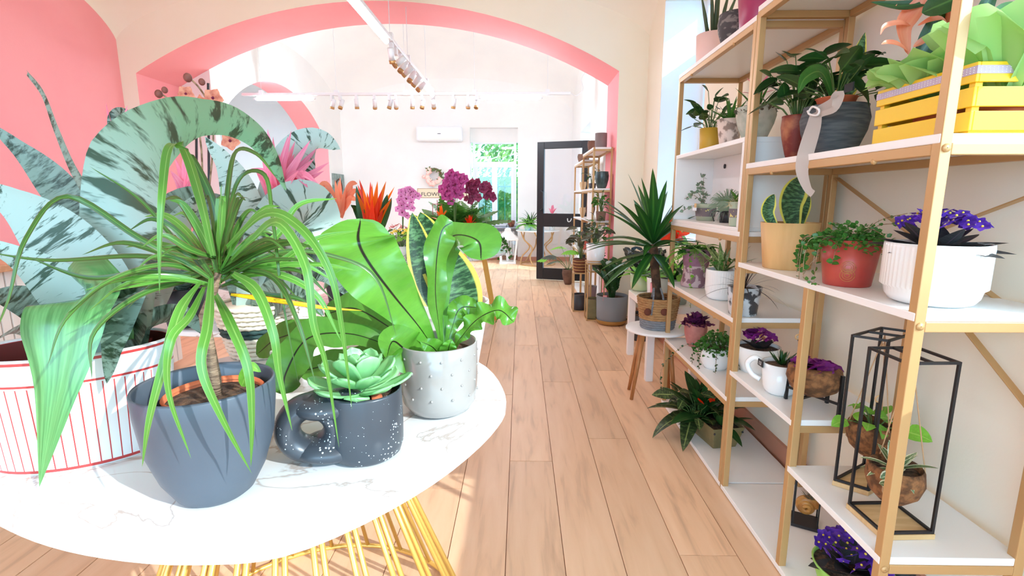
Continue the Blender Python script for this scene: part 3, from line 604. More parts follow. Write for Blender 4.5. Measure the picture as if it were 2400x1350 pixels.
def leafy(root, n, rad, hgt, ll, lw, mat, z0, c=(0, 0), prof=ovate, stems=True, low=0., fold=.3, droop=.9, name='leaf', stemmat='stem_green', seed=1, wave=0):
    """a dome of single leaves on thin stalks"""
    rnd = random.Random(seed); ms = [leafmesh(ll*s, lw*s, e, droop, mat, prof, fold, seg=7, wave=wave, wfreq=3) for s, e in ((1, .2), (.85, .5), (1.1, -.1), (.7, .6))]; st = MB()
    for i in range(n):
        a = i*2.39996+rnd.uniform(-.4, .4); q = math.sqrt((i+.7)/n); h = hgt*(low+(1-low)*(math.sqrt(max(0, 1-q*q*.85))))*rnd.uniform(.3, 1.1); rr = rad*q*rnd.uniform(.6, 1.1)
        p = V((c[0]+rr*math.cos(a), c[1]+rr*math.sin(a), z0+h))
        inst(name, ms[i % 4], root, p, (rnd.uniform(-.7, .7), rnd.uniform(-.6, .5), a+rnd.uniform(-.7, .7)), rnd.uniform(.75, 1.15))
        if stems: st.tube([V((c[0]+.1*rr*math.cos(a), c[1]+.1*rr*math.sin(a), z0-.01)), V((c[0]+.5*rr*math.cos(a), c[1]+.5*rr*math.sin(a), z0+h*.6)), p], .0018, 4, cap=False)
    if stems and st.v: st.build('stalks', stemmat, root)
def vine(root, pts, ls, mat, n=14, seed=1, name='vine', stemmat='stem_brown', both=True):
    """one hanging shoot with small round leaves, a single part"""
    rnd = random.Random(seed); P = spline(pts, 24); mb = MB(); mb.tube(P, .0011, 4, 1)
    for i in range(n):
        t = P[min(24, int((i+.5)/n*24))]; d = V((rnd.gauss(0, 1), rnd.gauss(0, 1), rnd.gauss(0, .5))).normalized(); nn = V((rnd.gauss(0, .5), -1+rnd.gauss(0, .5), .5+rnd.gauss(0, .5)))
        s = ls*rnd.uniform(.7, 1.2); mb.ribbon([t, t+d*s*.5, t+d*s], s*.9, ovate, nn, .1, 2, 0, seg=4)
    return mb.build(name, [mat, stemmat], root)
def dense(root, n, rad, hgt, ls, mat, z0, c=(0, 0), seed=1, name='foliage', over=0., prof=ovate, asp=.8):
    """fine foliage too small to pick apart: one mesh of many little leaves"""
    rnd = random.Random(seed); mb = MB()
    for i in range(n):
        a = rnd.uniform(0, 6.283); q = math.sqrt(rnd.random()); h = hgt*(1-q*q)*rnd.uniform(.2, 1.05)-over*q**3*rnd.random()
        p = V((c[0]+rad*q*math.cos(a), c[1]+rad*q*math.sin(a), z0+h)); d = V((math.cos(a)+rnd.gauss(0, .8), math.sin(a)+rnd.gauss(0, .8), rnd.gauss(.3, .6))).normalized()
        s = ls*rnd.uniform(.6, 1.2); mb.ribbon([p, p+d*s*.55+V((0, 0, .1*s)), p+d*s], s*asp, prof, (rnd.gauss(0, .6), -.5+rnd.gauss(0, .6), 1), .15, 2, seg=3)
    o = mb.build(name, mat, root); o['kind'] = 'stuff'; return o
def flower_mesh(r, mat, n=5, eye=None, cup=.3, w=.9):
    mb = MB()
    for i in range(n):
        a = 2*math.pi*i/n; d = V((math.cos(a), math.sin(a), 0)); mb.ribbon([d*r*.08, d*r*.55+V((0, 0, cup*r*.4)), d*r+V((0, 0, cup*r*.3))], r*w, ovate, (0, 0, 1), .1, 2, seg=5)
    if eye: mb.ball((0, 0, r*.12), r*.16, 6, 4, 1)
    return mb.mesh('flower', [mat, eye] if eye else mat)
def flowers(root, n, rad, hgt, r, mat, z0, c=(0, 0), eye='yellow_eye', seed=2, tilt=.9, petals=5, bottom=.3):
    rnd = random.Random(seed); me = flower_mesh(r, mat, petals, eye)
    for i in range(n):
        a = i*2.39996; q = math.sqrt((i+.5)/n); p = (c[0]+rad*q*math.cos(a), c[1]+rad*q*math.sin(a), z0+hgt*(bottom+(1-bottom)*(1-q*q))*rnd.uniform(.85, 1.1))
        inst('flower', me, root, p, (-math.sin(a)*0+rnd.uniform(-.3, .3)+tilt*q*(-math.sin(a))*-1*-1, tilt*q*math.cos(a)+rnd.uniform(-.3, .3), a), rnd.uniform(.85, 1.15))
spike = lambda t: min(1, .6+t*1.6)*max(0, 1-t)**.75
PROF = {'taper': [(0, 0), (.97, 0), (1, .02), (1, 1)], 'cyl': [(0, 0), (.72, 0), (.9, .05), (.98, .14), (1, .26), (1, 1)], 'bowl': [(0, 0), (.5, 0), (.75, .12), (.92, .35), (1, .7), (1, 1)],
        'bulge': [(0, 0), (.74, 0), (.92, .15), (1.1, .5), (1.12, .75), (1.0, .95), (1, 1)], 'waist': [(0, 0), (1.0, 0), (1.04, .08), (.9, .3), (.86, .5), (.95, .8), (1, 1)]}
def pot(root, rt, rb, h, mat, style='taper', th=.006, soil=.9, n=32, name='pot', sx=1, sy=1, rot=0, c=(0, 0, 0), soilmat='soil', ribs=0):
    pr = []
    for f, z in PROF[style]:
        base = rb+(rt-rb)*z if style in ('taper', 'waist') else (rb+(rt-rb)*min(1, z*1.5) if style == 'cyl' else (rb+(rt-rb)*z if style == 'bulge' else rt)); pr.append((max(.0005, f*base), z*h))
    if style == 'bowl': pr[1] = (rb, 0)
    ins = [(rt-th, h), (rt-th, h*soil-.004)] if style not in ('bulge',) else [(rt-th, h), (rt*1.05-th, h*soil-.004)]
    mb = MB(); mb.lathe(pr[:-1]+[(rt, h*.3)]*(1 if ribs else 0)+[(rt, h*.93)]*(1 if ribs else 0)+pr[-1:]+ins if ribs else pr+ins, ribs*4 if ribs else n, c, 0, sx, sy, rot, mod=(ribs, .0011, h*.29, h*.94) if ribs else None); o = mb.build(name, mat, root)
    if soil: MB().lathe([(rt-th*.9, h*soil-.003), (rt*.5, h*soil+.004), (.001, h*soil+.006)], 20, c, 0, sx, sy, rot).build('soil', soilmat, root)
    return o
def potted(name, label, x, y, z, wt, wb, hp, mat, style='taper', cat='plant', group=None, soil=.9, off=None, ribs=0, rest=None):
    """stands a pot on height z with its front foot at pixel (x, y); sizes in pixels at that spot"""
    p = atz(x, y, z) if rest is None else V(rest)
    k = mpp(p); rb = wb*k/2; d = V((p.x, p.y, 0)).normalized()
    p = p+d*rb if rest is None else p
    k = mpp(p); r = thing(name, label, cat, (p.x, p.y, z), group); rt, rb, h = wt*k/2, wb*k/2, hp*k
    pot(r, rt, rb, h, mat, style, soil=soil, ribs=ribs)
    r['_'] = 0; del r['_']
    return r, rt, h*soil, k
def fern(root, n, L, w, e, de, mat, z0, c=(0, 0), seed=1, k=3, name='frond', pin=26, pw=.95, nrm=(0, 0, 1)):
    rnd = random.Random(seed); ms = []
    for i in range(k):
        f = i/max(1, k-1); P = spline(arc(L*(1-.2*f), e[0]+(e[1]-e[0])*f, de), pin); mb = MB(); mb.tube(P, .0012, 4)
        for j in range(2, pin):
            t = j/pin; T = (P[min(pin, j+1)]-P[j-1]).normalized(); wl = w*math.sin(math.pi*(t**.75))*.5+.002
            for s_ in (-1, 1):
                d = (V((0, s_, 0))+T*.35+V((0, 0, -.15))).normalized(); mb.ribbon([P[j], P[j]+d*wl*.6, P[j]+d*wl+V((0, 0, -.1*wl))], L/pin*pw, lance, nrm, .1, 2, seg=4)
        ms.append(mb.mesh(name, mat))
    for i in range(n):
        j = min(k-1, int(i/n*k)); a = i*2.39996+rnd.uniform(-.2, .2); inst(name, ms[j], root, (c[0], c[1], z0), (rnd.uniform(-.1, .1), rnd.uniform(-.1, .1), a), rnd.uniform(.8, 1.15))
def bract_flower(root, z0, L, w, n, mats, c=(0, 0), tiers=3, name='bract', seed=1, tilt=(0, 0), spread=1.15):
    """bromeliad bloom: tiers of pointed bracts, upright in the middle"""
    rnd = random.Random(seed)
    for t in range(tiers):
        f = t/max(1, tiers-1); m = mats[min(len(mats)-1, int(f*len(mats)))]; me = leafmesh(L*(.75+.25*(1-abs(f-.4))), w*(1-.2*f), spread*.55+f*(1.5-spread*.55), .55*(1-f)+.02, m, lance, .3, seg=7, ns=2)
        for i in range(n):
            a = 2*math.pi*(i+.5*t)/n+rnd.uniform(-.15, .15); inst(name, me, root, (c[0], c[1], z0+L*.42*f), (tilt[0]+rnd.uniform(-.1, .1), tilt[1]+rnd.uniform(-.1, .1), a), rnd.uniform(.85, 1.1))
    return
def orchid(root, stems, fr, mat, z0, lip='orchid_wine', leafmat='lf_dark', L=.16, seed=1, n=7, stick=True):
    """stems: list of local points lists; flowers sit along the outer half"""
    rnd = random.Random(seed); me = flower_mesh(fr, mat, 5, lip, .15, 1.0)
    for pts in stems:
        P = spline(pts, 20); MB().tube(P, .0028, 5).build('flower_stem', 'stem_green', root)
        for i in range(n):
            q = P[20-int(i/n*11)]; s_ = (-1)**i; inst('flower', me, root, q+V((s_*fr*.55, -fr*.4, rnd.uniform(-.3, .3)*fr)), (math.pi/2+rnd.uniform(-.35, .35), rnd.uniform(-.3, .3), rnd.uniform(-.6, .6)), rnd.uniform(.8, 1.1))
    if leafmat: rosette(root, 5, L, L*.38, (.15, .7), .8, leafmat, z0, prof=ovate, k=2)
def pxleaf(root, pts, wpx, mat, prof=strap, nrm=(.1, -1, .45), fold=.2, ns=4, name='leaf', wave=0, wfreq=5, twist=0, seg=None, cup=0):
    """a single leaf along (x, y, depth) picture points; widths in pixels at its middle"""
    P = [atY(*p) for p in pts]; k = mpp(P[len(P)//2]); mb = MB(); mb.ribbon(P, wpx*k, prof, nrm, fold, ns, wave=wave, wfreq=wfreq, twist=twist, seg=seg or 5*len(P), cup=cup)
    return mb.build(name, mat, root, True)
# ================================================================ THE FOREGROUND TABLE
TZ = .75
# ---- striped oval tub with the big silver bromeliad
m, n, b, L = nt('tub_enamel'); b.inputs['Roughness'].default_value = .3
tc = n.nodes.new('ShaderNodeTexCoord'); sx = n.nodes.new('ShaderNodeSeparateXYZ'); L.new(tc.outputs['Object'], sx.inputs[0])
def mth(op, a=None, b2=None, va=None, vb=None):
    q = n.nodes.new('ShaderNodeMath'); q.operation = op
    if a is not None: L.new(a, q.inputs[0])
    elif va is not None: q.inputs[0].default_value = va
    if b2 is not None: L.new(b2, q.inputs[1])
    elif vb is not None: q.inputs[1].default_value = vb
    return q.outputs[0]
yy = mth('MULTIPLY', sx.outputs[1], vb=1.5); at2 = mth('ARCTAN2', yy, sx.outputs[0]); fr = mth('FRACT', mth('MULTIPLY', at2, vb=56/6.2832)); ln = mth('LESS_THAN', fr, vb=.13)
zc = mth('COMPARE', sx.outputs[2], vb=.088); n.nodes[-1].inputs[2].default_value = .079
ln = mth('MULTIPLY', ln, zc)
for zz, hw in ((.172, .0022), (.214, .003), (.006, .003)):
    cmp_ = mth('COMPARE', sx.outputs[2], vb=zz); n.nodes[-1].inputs[2].default_value = hw; ln = mth('MAXIMUM', ln, cmp_)
mx = n.nodes.new('ShaderNodeMix'); mx.data_type = 'RGBA'; L.new(ln, mx.inputs[0]); mx.inputs[6].default_value = sc(G(238, 234, 232)); mx.inputs[7].default_value = sc(G(196, 66, 64)); L.new(mx.outputs[2], b.inputs['Base Color'])
M('tub_red', G(120, 40, 34), .6)
tc_ = atz(150, 1128, TZ)+V((-.06, .125, 0)); tb = thing('potted_aechmea', 'huge silver striped bromeliad in a white tub with red pinstripes', 'plant', (tc_.x, tc_.y, TZ))
ROT = R(22)
MB().lathe([(.0005, 0), (.148, 0), (.150, .006), (.164, .212), (.167, .218), (.163, .222), (.158, .218), (.152, .17)], 56, sy=.68, rot=0).build('tub', 'tub_enamel', tb).rotation_euler = (0, 0, ROT)
MB().lathe([(.1575, .216), (.1525, .172)], 48, sy=.67).build('tub_lining', 'tub_red', tb).rotation_euler = (0, 0, ROT)
MB().lathe([(.153, .172), (.08, .182), (.001, .178)], 36, sy=.68).build('soil', 'soil', tb).rotation_euler = (0, 0, ROT)
MB().tube([tc_+V((-.155, -.07, .205)), tc_+V((-.175, -.09, .185)), tc_+V((-.17, -.085, .165)), tc_+V((-.152, -.066, .18))], .006, 6).build('tub_handle', 'tub_red', tb, True)
bwide = lambda t: (.75+.5*math.sin(math.pi*min(1, t*1.25)))*(1-t**4)**.8*.85 if t < 1 else 0
A = lambda pts, w_, mat, **k: pxleaf(tb, pts, w_, mat, k.pop('prof', bwide), ns=6, **k)
YT = tc_.y
def archw(t):
    K = ((0, .75), (.2, .95), (.34, 1.05), (.45, .68), (.57, .37), (.72, .25), (.88, .15), (1, .02))
    for (a, u), (b2, v2) in zip(K, K[1:]):
        if t <= b2: return u+(v2-u)*(t-a)/(b2-a)
    return .02
A([(285, 830, 1.02), (300, 660, 1.05), (300, 500, 1.07), (335, 370, 1.06), (425, 292, 1.03), (520, 280, .99), (595, 315, .96), (640, 375, .94), (670, 445, .92)], 225, 'lf_arch', nrm=(-.1, -1, .1), fold=.05, cup=.22, seg=52, prof=archw)
A([(285, 830, 1.0), (245, 690, 1.02), (150, 570, 1.02), (50, 485, 1.0), (-90, 420, .96)], 150, 'lf_aech', nrm=(.3, -1, .15), fold=-.1, cup=.2, seg=30)
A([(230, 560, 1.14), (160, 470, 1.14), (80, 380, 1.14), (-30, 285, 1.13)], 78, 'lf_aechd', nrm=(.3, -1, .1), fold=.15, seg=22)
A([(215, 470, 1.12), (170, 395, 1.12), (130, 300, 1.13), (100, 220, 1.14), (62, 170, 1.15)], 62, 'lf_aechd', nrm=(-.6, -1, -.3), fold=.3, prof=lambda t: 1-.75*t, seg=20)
A([(250, 850, .98), (190, 725, .96), (90, 630, .92), (-60, 555, .88)], 110, 'lf_aech', nrm=(.4, -1, .6), fold=.1, cup=.2, seg=26)
A([(250, 815, .98), (245, 730, .92), (190, 690, .85), (143, 740, .80), (128, 900, .775), (92, 1142, .76)], 205, 'lf_aechg', nrm=(.05, -1, .35), fold=.1, cup=-.1, seg=34, prof=lambda t: (.8+.22*math.sin(math.pi*min(1, t*1.2)))*max(0, 1-(max(0, t-.66)/.34)**1.25))
A([(275, 820, 1.04), (330, 700, 1.10), (400, 560, 1.18), (470, 450, 1.24)], 165, 'lf_aech', nrm=(-.2, -1, .2), fold=.1, cup=.15, seg=26)
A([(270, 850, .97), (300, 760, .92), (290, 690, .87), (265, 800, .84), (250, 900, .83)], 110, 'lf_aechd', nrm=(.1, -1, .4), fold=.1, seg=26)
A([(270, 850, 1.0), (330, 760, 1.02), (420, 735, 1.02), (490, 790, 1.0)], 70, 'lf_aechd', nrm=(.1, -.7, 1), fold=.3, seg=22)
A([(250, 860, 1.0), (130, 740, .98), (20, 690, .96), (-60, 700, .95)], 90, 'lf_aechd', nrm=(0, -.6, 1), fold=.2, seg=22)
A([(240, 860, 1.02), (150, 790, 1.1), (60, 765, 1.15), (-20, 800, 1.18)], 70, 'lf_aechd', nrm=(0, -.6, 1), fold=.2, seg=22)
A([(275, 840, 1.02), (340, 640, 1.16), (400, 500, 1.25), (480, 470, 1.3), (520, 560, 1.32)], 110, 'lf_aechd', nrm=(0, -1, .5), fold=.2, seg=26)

# ---- dark grey planter with the dracaena
M('pot_slate', G(74, 82, 92), .42, col2=G(80, 88, 98), nscale=4); M('cane', G(150, 122, 96), .85, col2=G(112, 88, 68), nscale=40, bump=.6, bscale=60, stretch=(1, 1, 4))
p = atz(510, 1150, TZ); dr_ = thing('potted_dracaena', 'spiky green dracaena in a big slate grey pot on marble table', 'plant', (p.x, p.y, TZ))
MB().lathe([(.0005, 0), (.050, 0), (.060, .008), (.080, .045), (.097, .10), (.104, .16), (.1055, .196), (.1035, .200), (.100, .196), (.098, .15), (.09, .1), (.001, .1)], 56).build('pot', 'pot_slate', dr_)
MB().lathe([(.001, .12), (.064, .12), (.074, .176), (.077, .179), (.074, .182), (.071, .175)], 36, (.010, .006, 0)).build('inner_pot', 'terracotta', dr_)
MB().lathe([(.072, .170), (.04, .176), (.001, .174)], 28, (.010, .006, 0)).build('soil', 'soil', dr_)
YD = p.y+.004
MB().tube([atY(*q) for q in ((510, 945, YD), (503, 880, YD), (488, 800, YD), (478, 740, YD), (498, 690, YD), (512, 640, YD))], [.0095, .0095, .009, .008, .007, .005], 10).build('cane', 'cane', dr_, True)
D = lambda pts, w_=26, mat='lf_drac_lit', **k: pxleaf(dr_, pts, w_, mat, k.pop('prof', blade), fold=k.pop('fold', .35), ns=2, **k)
blade = lambda t: min(1, .5+t*2.5)*max(0, 1-t**2.2)**.8
y = YD
# hanging leaves at the front, traced one by one
for pts, w_ in (
    ([(470, 660, y-.02), (425, 720, y-.10), (390, 830, y-.14), (350, 980, y-.15), (333, 1095, y-.14)], 30),
    ([(480, 670, y-.02), (445, 740, y-.11), (400, 800, y-.15), (395, 920, y-.15), (448, 1075, y-.13)], 26),
    ([(495, 650, y-.02), (487, 760, y-.12), (472, 860, y-.15), (520, 980, y-.15), (590, 1110, y-.12)], 28),
    ([(505, 690, y-.02), (540, 760, y-.10), (580, 860, y-.13), (590, 980, y-.13), (588, 1095, y-.12)], 27),
    ([(545, 640, y-.02), (600, 680, y-.08), (640, 780, y-.11), (655, 880, y-.11), (685, 1010, y-.10)], 26),
    ([(540, 610, y-.02), (590, 560, y-.10), (650, 480+40, y-.16), (715, 620, y-.20), (735, 760, y-.21), (765, 860, y-.20), (795, 1050, y-.18)], 26),
    ([(530, 580, y-.02), (620, 500, y-.08), (700, 530, y-.12), (770, 630, y-.14), (800, 760, y-.14), (825, 960, y-.12)], 25),
    ([(520, 560, y), (560, 420, y+.04), (620, 410, y+.02), (640, 520, y-.02), (662, 700, y-.05), (700, 900, y-.06)], 12),
    ([(500, 600, y-.02), (470, 470, y-.04), (430, 350, y-.08), (395, 345, y-.12), (380, 450, y-.16), (374, 560, y-.17), (374, 690, y-.17)], 28),
    ([(512, 590, y), (500, 480, y+.02), (450, 370, y), (420, 340, y-.04)], 24),
    ([(520, 600, y), (530, 480, y), (550, 360, y-.02), (600, 360, y-.05), (650, 420, y-.08)], 15),
    ([(528, 620, y), (640, 560, y+.04), (700, 480, y+.05), (790, 465, y+.06)], 20),
    ([(528, 620, y), (640, 620, y), (740, 560, y), (840, 540, y)], 20),
    ([(480, 640, y), (380, 620, y-.06), (250, 660, y-.12), (150, 740, y-.14)], 16),
    ([(480, 640, y), (330, 560, y-.05), (160, 460, y-.10), (60, 560, y-.16), (20, 700, y-.18), (-20, 800, y-.18)], 17),
    ([(480, 630, y), (330, 600, y+.04), (120, 610, y+.06), (-40, 590, y+.06)], 13),
    ([(470, 640, y), (330, 640, y-.02), (200, 650, y-.03), (60, 600, y-.03)], 16),
    ([(470, 650, y), (330, 690, y-.06), (220, 780, y-.10), (215, 890, y-.12)], 17),
    ([(475, 650, y), (300, 640, y-.08), (160, 740, y-.14), (110, 860, y-.16)], 15),
    ([(500, 660, y-.02), (440, 600, y+.06), (330, 470, y+.1), (210, 390, y+.1)], 12),
    ([(540, 650, y), (640, 640, y-.04), (740, 690, y-.06), (800, 800, y-.06)], 20),
    ([(540, 660, y), (620, 690, y-.02), (700, 700, y-.02), (760, 745, y-.02)], 16),
    ([(545, 640, y), (660, 590, y+.03), (780, 600, y+.06), (880, 650, y+.08), (930, 790, y+.08)], 12),
    ([(540, 630, y), (640, 650, y-.06), (700, 760, y-.10), (740, 900, y-.11)], 15),
    ([(520, 640, y), (600, 570, y+.06), (680, 600, y+.08), (760, 680, y+.08)], 18),
    ): D(pts, w_, 'lf_drac_lit' if w_ > 24.5 or w_ in (20, 18) else 'lf_drac_shade')
D([(540, 690, y-.02), (620, 700, y-.06), (700, 712, y-.07), (770, 722, y-.06), (850, 728, y-.05)], 14, 'lf_yellow')
D([(525, 650, y-.03), (560, 620, y-.07), (600, 590, y-.1)], 18, 'lf_yellow', mat='lf_yellow') if False else None
rr = random.Random(11)
cx, cy = 512, 635
for i in range(46):                                              # the inner tuft, mostly in the shaded leaf colour
    a = rr.uniform(-.25, math.pi+.25); up = math.sin(a); L1 = rr.uniform(150, 270)*(1 if up > .3 else 1.2); dx, dy = math.cos(a), -math.sin(a)
    dep = rr.uniform(-.10, .14); drp = rr.uniform(10, 70)*(1-.6*max(0, up))
    D([(cx+dx*8, cy+rr.uniform(-30, 40)+dy*8, y), (cx+dx*L1*.4, cy+dy*L1*.45, y+dep*.5), (cx+dx*L1*.75, cy+dy*L1*.72, y+dep*.8), (cx+dx*L1*1.05, cy+dy*L1*.8+drp, y+dep)], rr.uniform(12, 22), 'lf_drac_shade' if rr.random() < .7 else 'lf_drac_lit', nrm=(rr.gauss(0, .4), -1, .6))
pxleaf(dr_, [(565, 905, y), (575, 880, y-.01), (590, 860, y-.02), (612, 872, y-.02)], 34, 'lf_light', ovate)

# ---- speckled charcoal pot with ring handle, succulent
m, n, b, L = nt('speckle'); b.inputs['Roughness'].default_value = .32
tc = n.nodes.new('ShaderNodeTexCoord'); vo = n.nodes.new('ShaderNodeTexVoronoi'); vo.inputs['Scale'].default_value = 150; L.new(tc.outputs['Object'], vo.inputs['Vector'])
nz = n.nodes.new('ShaderNodeTexNoise'); nz.inputs['Scale'].default_value = 26; L.new(tc.outputs['Object'], nz.inputs['Vector'])
mr = n.nodes.new('ShaderNodeMapRange'); mr.inputs[1].default_value = .42; mr.inputs[2].default_value = .7; mr.inputs[3].default_value = .0; mr.inputs[4].default_value = .30; L.new(nz.outputs['Fac'], mr.inputs[0])
lt = n.nodes.new('ShaderNodeMath'); lt.operation = 'LESS_THAN'; L.new(vo.outputs['Distance'], lt.inputs[0]); L.new(mr.outputs[0], lt.inputs[1])
mx = n.nodes.new('ShaderNodeMix'); mx.data_type = 'RGBA'; L.new(lt.outputs[0], mx.inputs[0]); mx.inputs[6].default_value = sc(G(60, 64, 70)); mx.inputs[7].default_value = sc(G(225, 238, 240)); L.new(mx.outputs[2], b.inputs['Base Color'])
p = stand(862, 1100, TZ, .068); k = mpp(p); su = thing('potted_succulent', 'green succulent in speckled charcoal pot with a ring handle', 'plant', (p.x, p.y, TZ))
a_ = math.atan2(p.y, p.x)-math.pi/2; HX = V((math.cos(a_), math.sin(a_), 0))       # sideways direction seen from the front
mb = MB(); mb.lathe([(.0005, 0), (.058, 0), (.068, .008), (.073, .025), (.074, .06), (.073, .132), (.0715, .137), (.069, .135), (.068, .1), (.001, .1)], 44); mb.build('pot', 'speckle', su)
mb = MB(); n1, n2 = 40, 20; RM, rm = .0440, .0235; cc = -HX*.098+V((0, 0, .0685)); vs = []
for i in range(n1):
    g = 2*math.pi*i/n1; e_ = HX*math.cos(g)+V((0, 0, 1))*math.sin(g); nn = HX.cross(V((0, 0, 1))); wide = 1.55+.55*max(0, math.cos(g))
    for j in range(n2):
        h = 2*math.pi*j/n2; vs.append(cc+e_*(RM+rm*math.cos(h))+nn*(rm*wide*math.sin(h)))
mb.add(vs, [(i*n2+j, ((i+1) % n1)*n2+j, ((i+1) % n1)*n2+(j+1) % n2, i*n2+(j+1) % n2) for i in range(n1) for j in range(n2)])
nn = HX.cross(V((0, 0, 1)))
vs = []; prof = [(-.098, .1365), (-.07, .1372), (-.02, .1370), (-.02, .1), (-.05, .06), (-.02, .03), (-.02, .0015), (-.06, .001), (-.098, .0005)]
mb.tube([cc+HX*.03+V((0, 0, .045)), HX*-.02+V((0, 0, .112))], [.024, .026], 12); mb.tube([cc+HX*.02+V((0, 0, -.045)), HX*-.02+V((0, 0, .027))], [.0235, .0265], 12)
Rm = Matrix.Rotation(a_, 3, 'Z')
for zz in (.1125, .0255): mb.ball(-HX*.062+V((0, 0, zz)), 1, 20, 12, sc=(.072, .060, .0252), rot=Rm)
mb.build('ring_handle', 'speckle', su)
MB().lathe([(.069, .118), (.03, .124), (.001, .122)], 24).build('soil', 'soil', su)
for tier, (nn_, Ls, w_, e0) in enumerate(((8, .098, .044, .30), (8, .088, .044, .62), (6, .070, .040, .95), (4, .046, .030, 1.25))):
    mb = MB(); P = arc(Ls, e0-.15, -.35); mb.ribbon(P, w_, lambda t: (.35+.75*math.sin(math.pi*.5*min(1, t*1.25)))*(1-max(0, t-.72)**2/.0784)**.5 if t < 1 else 0, (-.3, 0, 1), .22, 6, seg=14)
    mb2 = MB(); mb2.v = mb.v; me_ = mb.mesh('leaf', 'lf_succ')
    for i in range(nn_):
        a = 2*math.pi*(i+.5*(tier % 2))/nn_+.2; o = inst('leaf', me_, su, (-.006, 0, .128+.011*tier), (rr.uniform(-.1, .1), rr.uniform(-.1, .1), a), rr.uniform(.9, 1.1)); md = o.modifiers.new('thickness', 'SOLIDIFY'); md.thickness = .004
for i in range(3): pxl = None
MB().tube([(.03, -.02, .12), (.033, -.022, .127)], .012, 6).build('root_bark', 'terracotta', su)

# ---- dimpled grey pot with the bird's nest fern
M('pot_taupe', G(150, 144, 138), .16, col2=G(160, 154, 148), nscale=5, coat=.5)
p = stand(1032, 983, TZ, .062); k = mpp(p); bn = thing('potted_birds_nest_fern', 'bright green broad-leaved fern in a dotted grey glazed pot', 'plant', (p.x, p.y, TZ))
rt = 89*k
MB().lathe([(.0005, 0), (rt*.62, 0), (rt*.80, .008), (rt*.94, .028), (rt, .06), (rt, .168), (rt-.002, .171), (rt-.006, .168), (rt-.006, .12), (.001, .12)], 52).build('pot', 'pot_taupe', bn)
MB().lathe([(rt-.006, .142), (.03, .150), (.001, .148)], 28).build('soil', 'soil', bn)
dm = MB().ball((0, 0, 0), .0032, 8, 5).mesh('raised_dot', 'pot_taupe')
for i in range(11):
    for j in range(4):
        a = -math.pi+(i+.5*(j % 2))*2*math.pi/11*.9; inst('raised_dot', dm, bn, (rt*math.cos(a), rt*math.sin(a), .055+.03*j))
yb = p.y
NL = lambda pts, w_, mat='lf_nest', **kk: pxleaf(bn, pts, w_, mat, kk.pop('prof', nestp), ns=8, wave=kk.pop('wave', .14), wfreq=kk.pop('wfreq', 4), fold=kk.pop('fold', .12), **kk)
nestp = lambda t: (.10+.95*math.sin(math.pi*.5*min(1, t*1.5))**1.6)*(1 if t < .8 else max(0, 1-((t-.8)/.2)**2.2)**.6)
NL([(1030, 838, yb), (985, 770, yb-.03), (920, 690, yb-.06), (860, 610, yb-.08), (838, 560, yb-.085), (845, 512, yb-.05)], 158, nrm=(.15, -1, .25), seg=56, wave=.2, wfreq=3.5)
NL([(1035, 838, yb), (1030, 770, yb-.02), (1022, 690, yb-.03), (1026, 600, yb-.03), (1038, 540, yb-.02), (1062, 520, yb)], 62, nrm=(.75, -1, .1), wave=.4, wfreq=3, seg=40)
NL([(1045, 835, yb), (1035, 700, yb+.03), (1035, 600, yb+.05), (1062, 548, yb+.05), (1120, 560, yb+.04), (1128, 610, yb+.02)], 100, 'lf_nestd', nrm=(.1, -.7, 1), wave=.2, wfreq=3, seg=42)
NL([(1045, 842, yb), (1080, 790, yb), (1120, 745, yb), (1170, 725, yb), (1205, 755, yb-.01)], 58, nrm=(0, -.8, 1), wave=.5, wfreq=6, seg=42)
NL([(1040, 842, yb), (1062, 760, yb+.02), (1080, 722, yb+.03), (1120, 720, yb+.04)], 50, 'lf_nest', nrm=(.3, -1, .4), wave=.4, wfreq=4, seg=34)
NL([(1025, 838, yb), (960, 825, yb-.05), (920, 800, yb-.08), (905, 840, yb-.10)], 105, nrm=(-.1, -1, .5), wave=.18, wfreq=2, seg=34, prof=ovate)
NL([(1035, 842, yb-.02), (1015, 815, yb-.06), (985, 800, yb-.07)], 52, nrm=(.2, -1, .2), prof=ovate, seg=22)
NL([(1045, 842, yb-.02), (1052, 815, yb-.05), (1058, 795, yb-.05)], 42, nrm=(.2, -1, .2), prof=ovate, seg=22)
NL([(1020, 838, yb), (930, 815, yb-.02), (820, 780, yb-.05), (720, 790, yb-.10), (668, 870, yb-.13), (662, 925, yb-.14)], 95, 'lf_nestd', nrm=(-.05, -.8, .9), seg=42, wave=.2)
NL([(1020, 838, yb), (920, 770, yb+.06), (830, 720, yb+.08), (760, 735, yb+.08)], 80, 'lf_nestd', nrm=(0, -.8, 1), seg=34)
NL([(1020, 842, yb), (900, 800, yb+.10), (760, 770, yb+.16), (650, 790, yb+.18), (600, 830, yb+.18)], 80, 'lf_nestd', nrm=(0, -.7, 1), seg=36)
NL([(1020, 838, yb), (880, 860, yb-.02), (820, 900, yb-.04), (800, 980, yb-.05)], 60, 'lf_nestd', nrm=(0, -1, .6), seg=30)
NL([(1020, 838, yb), (900, 830, yb+.04), (780, 850, yb+.05), (700, 870, yb+.05)], 70, 'lf_nestd', nrm=(0, -.8, 1), seg=30)

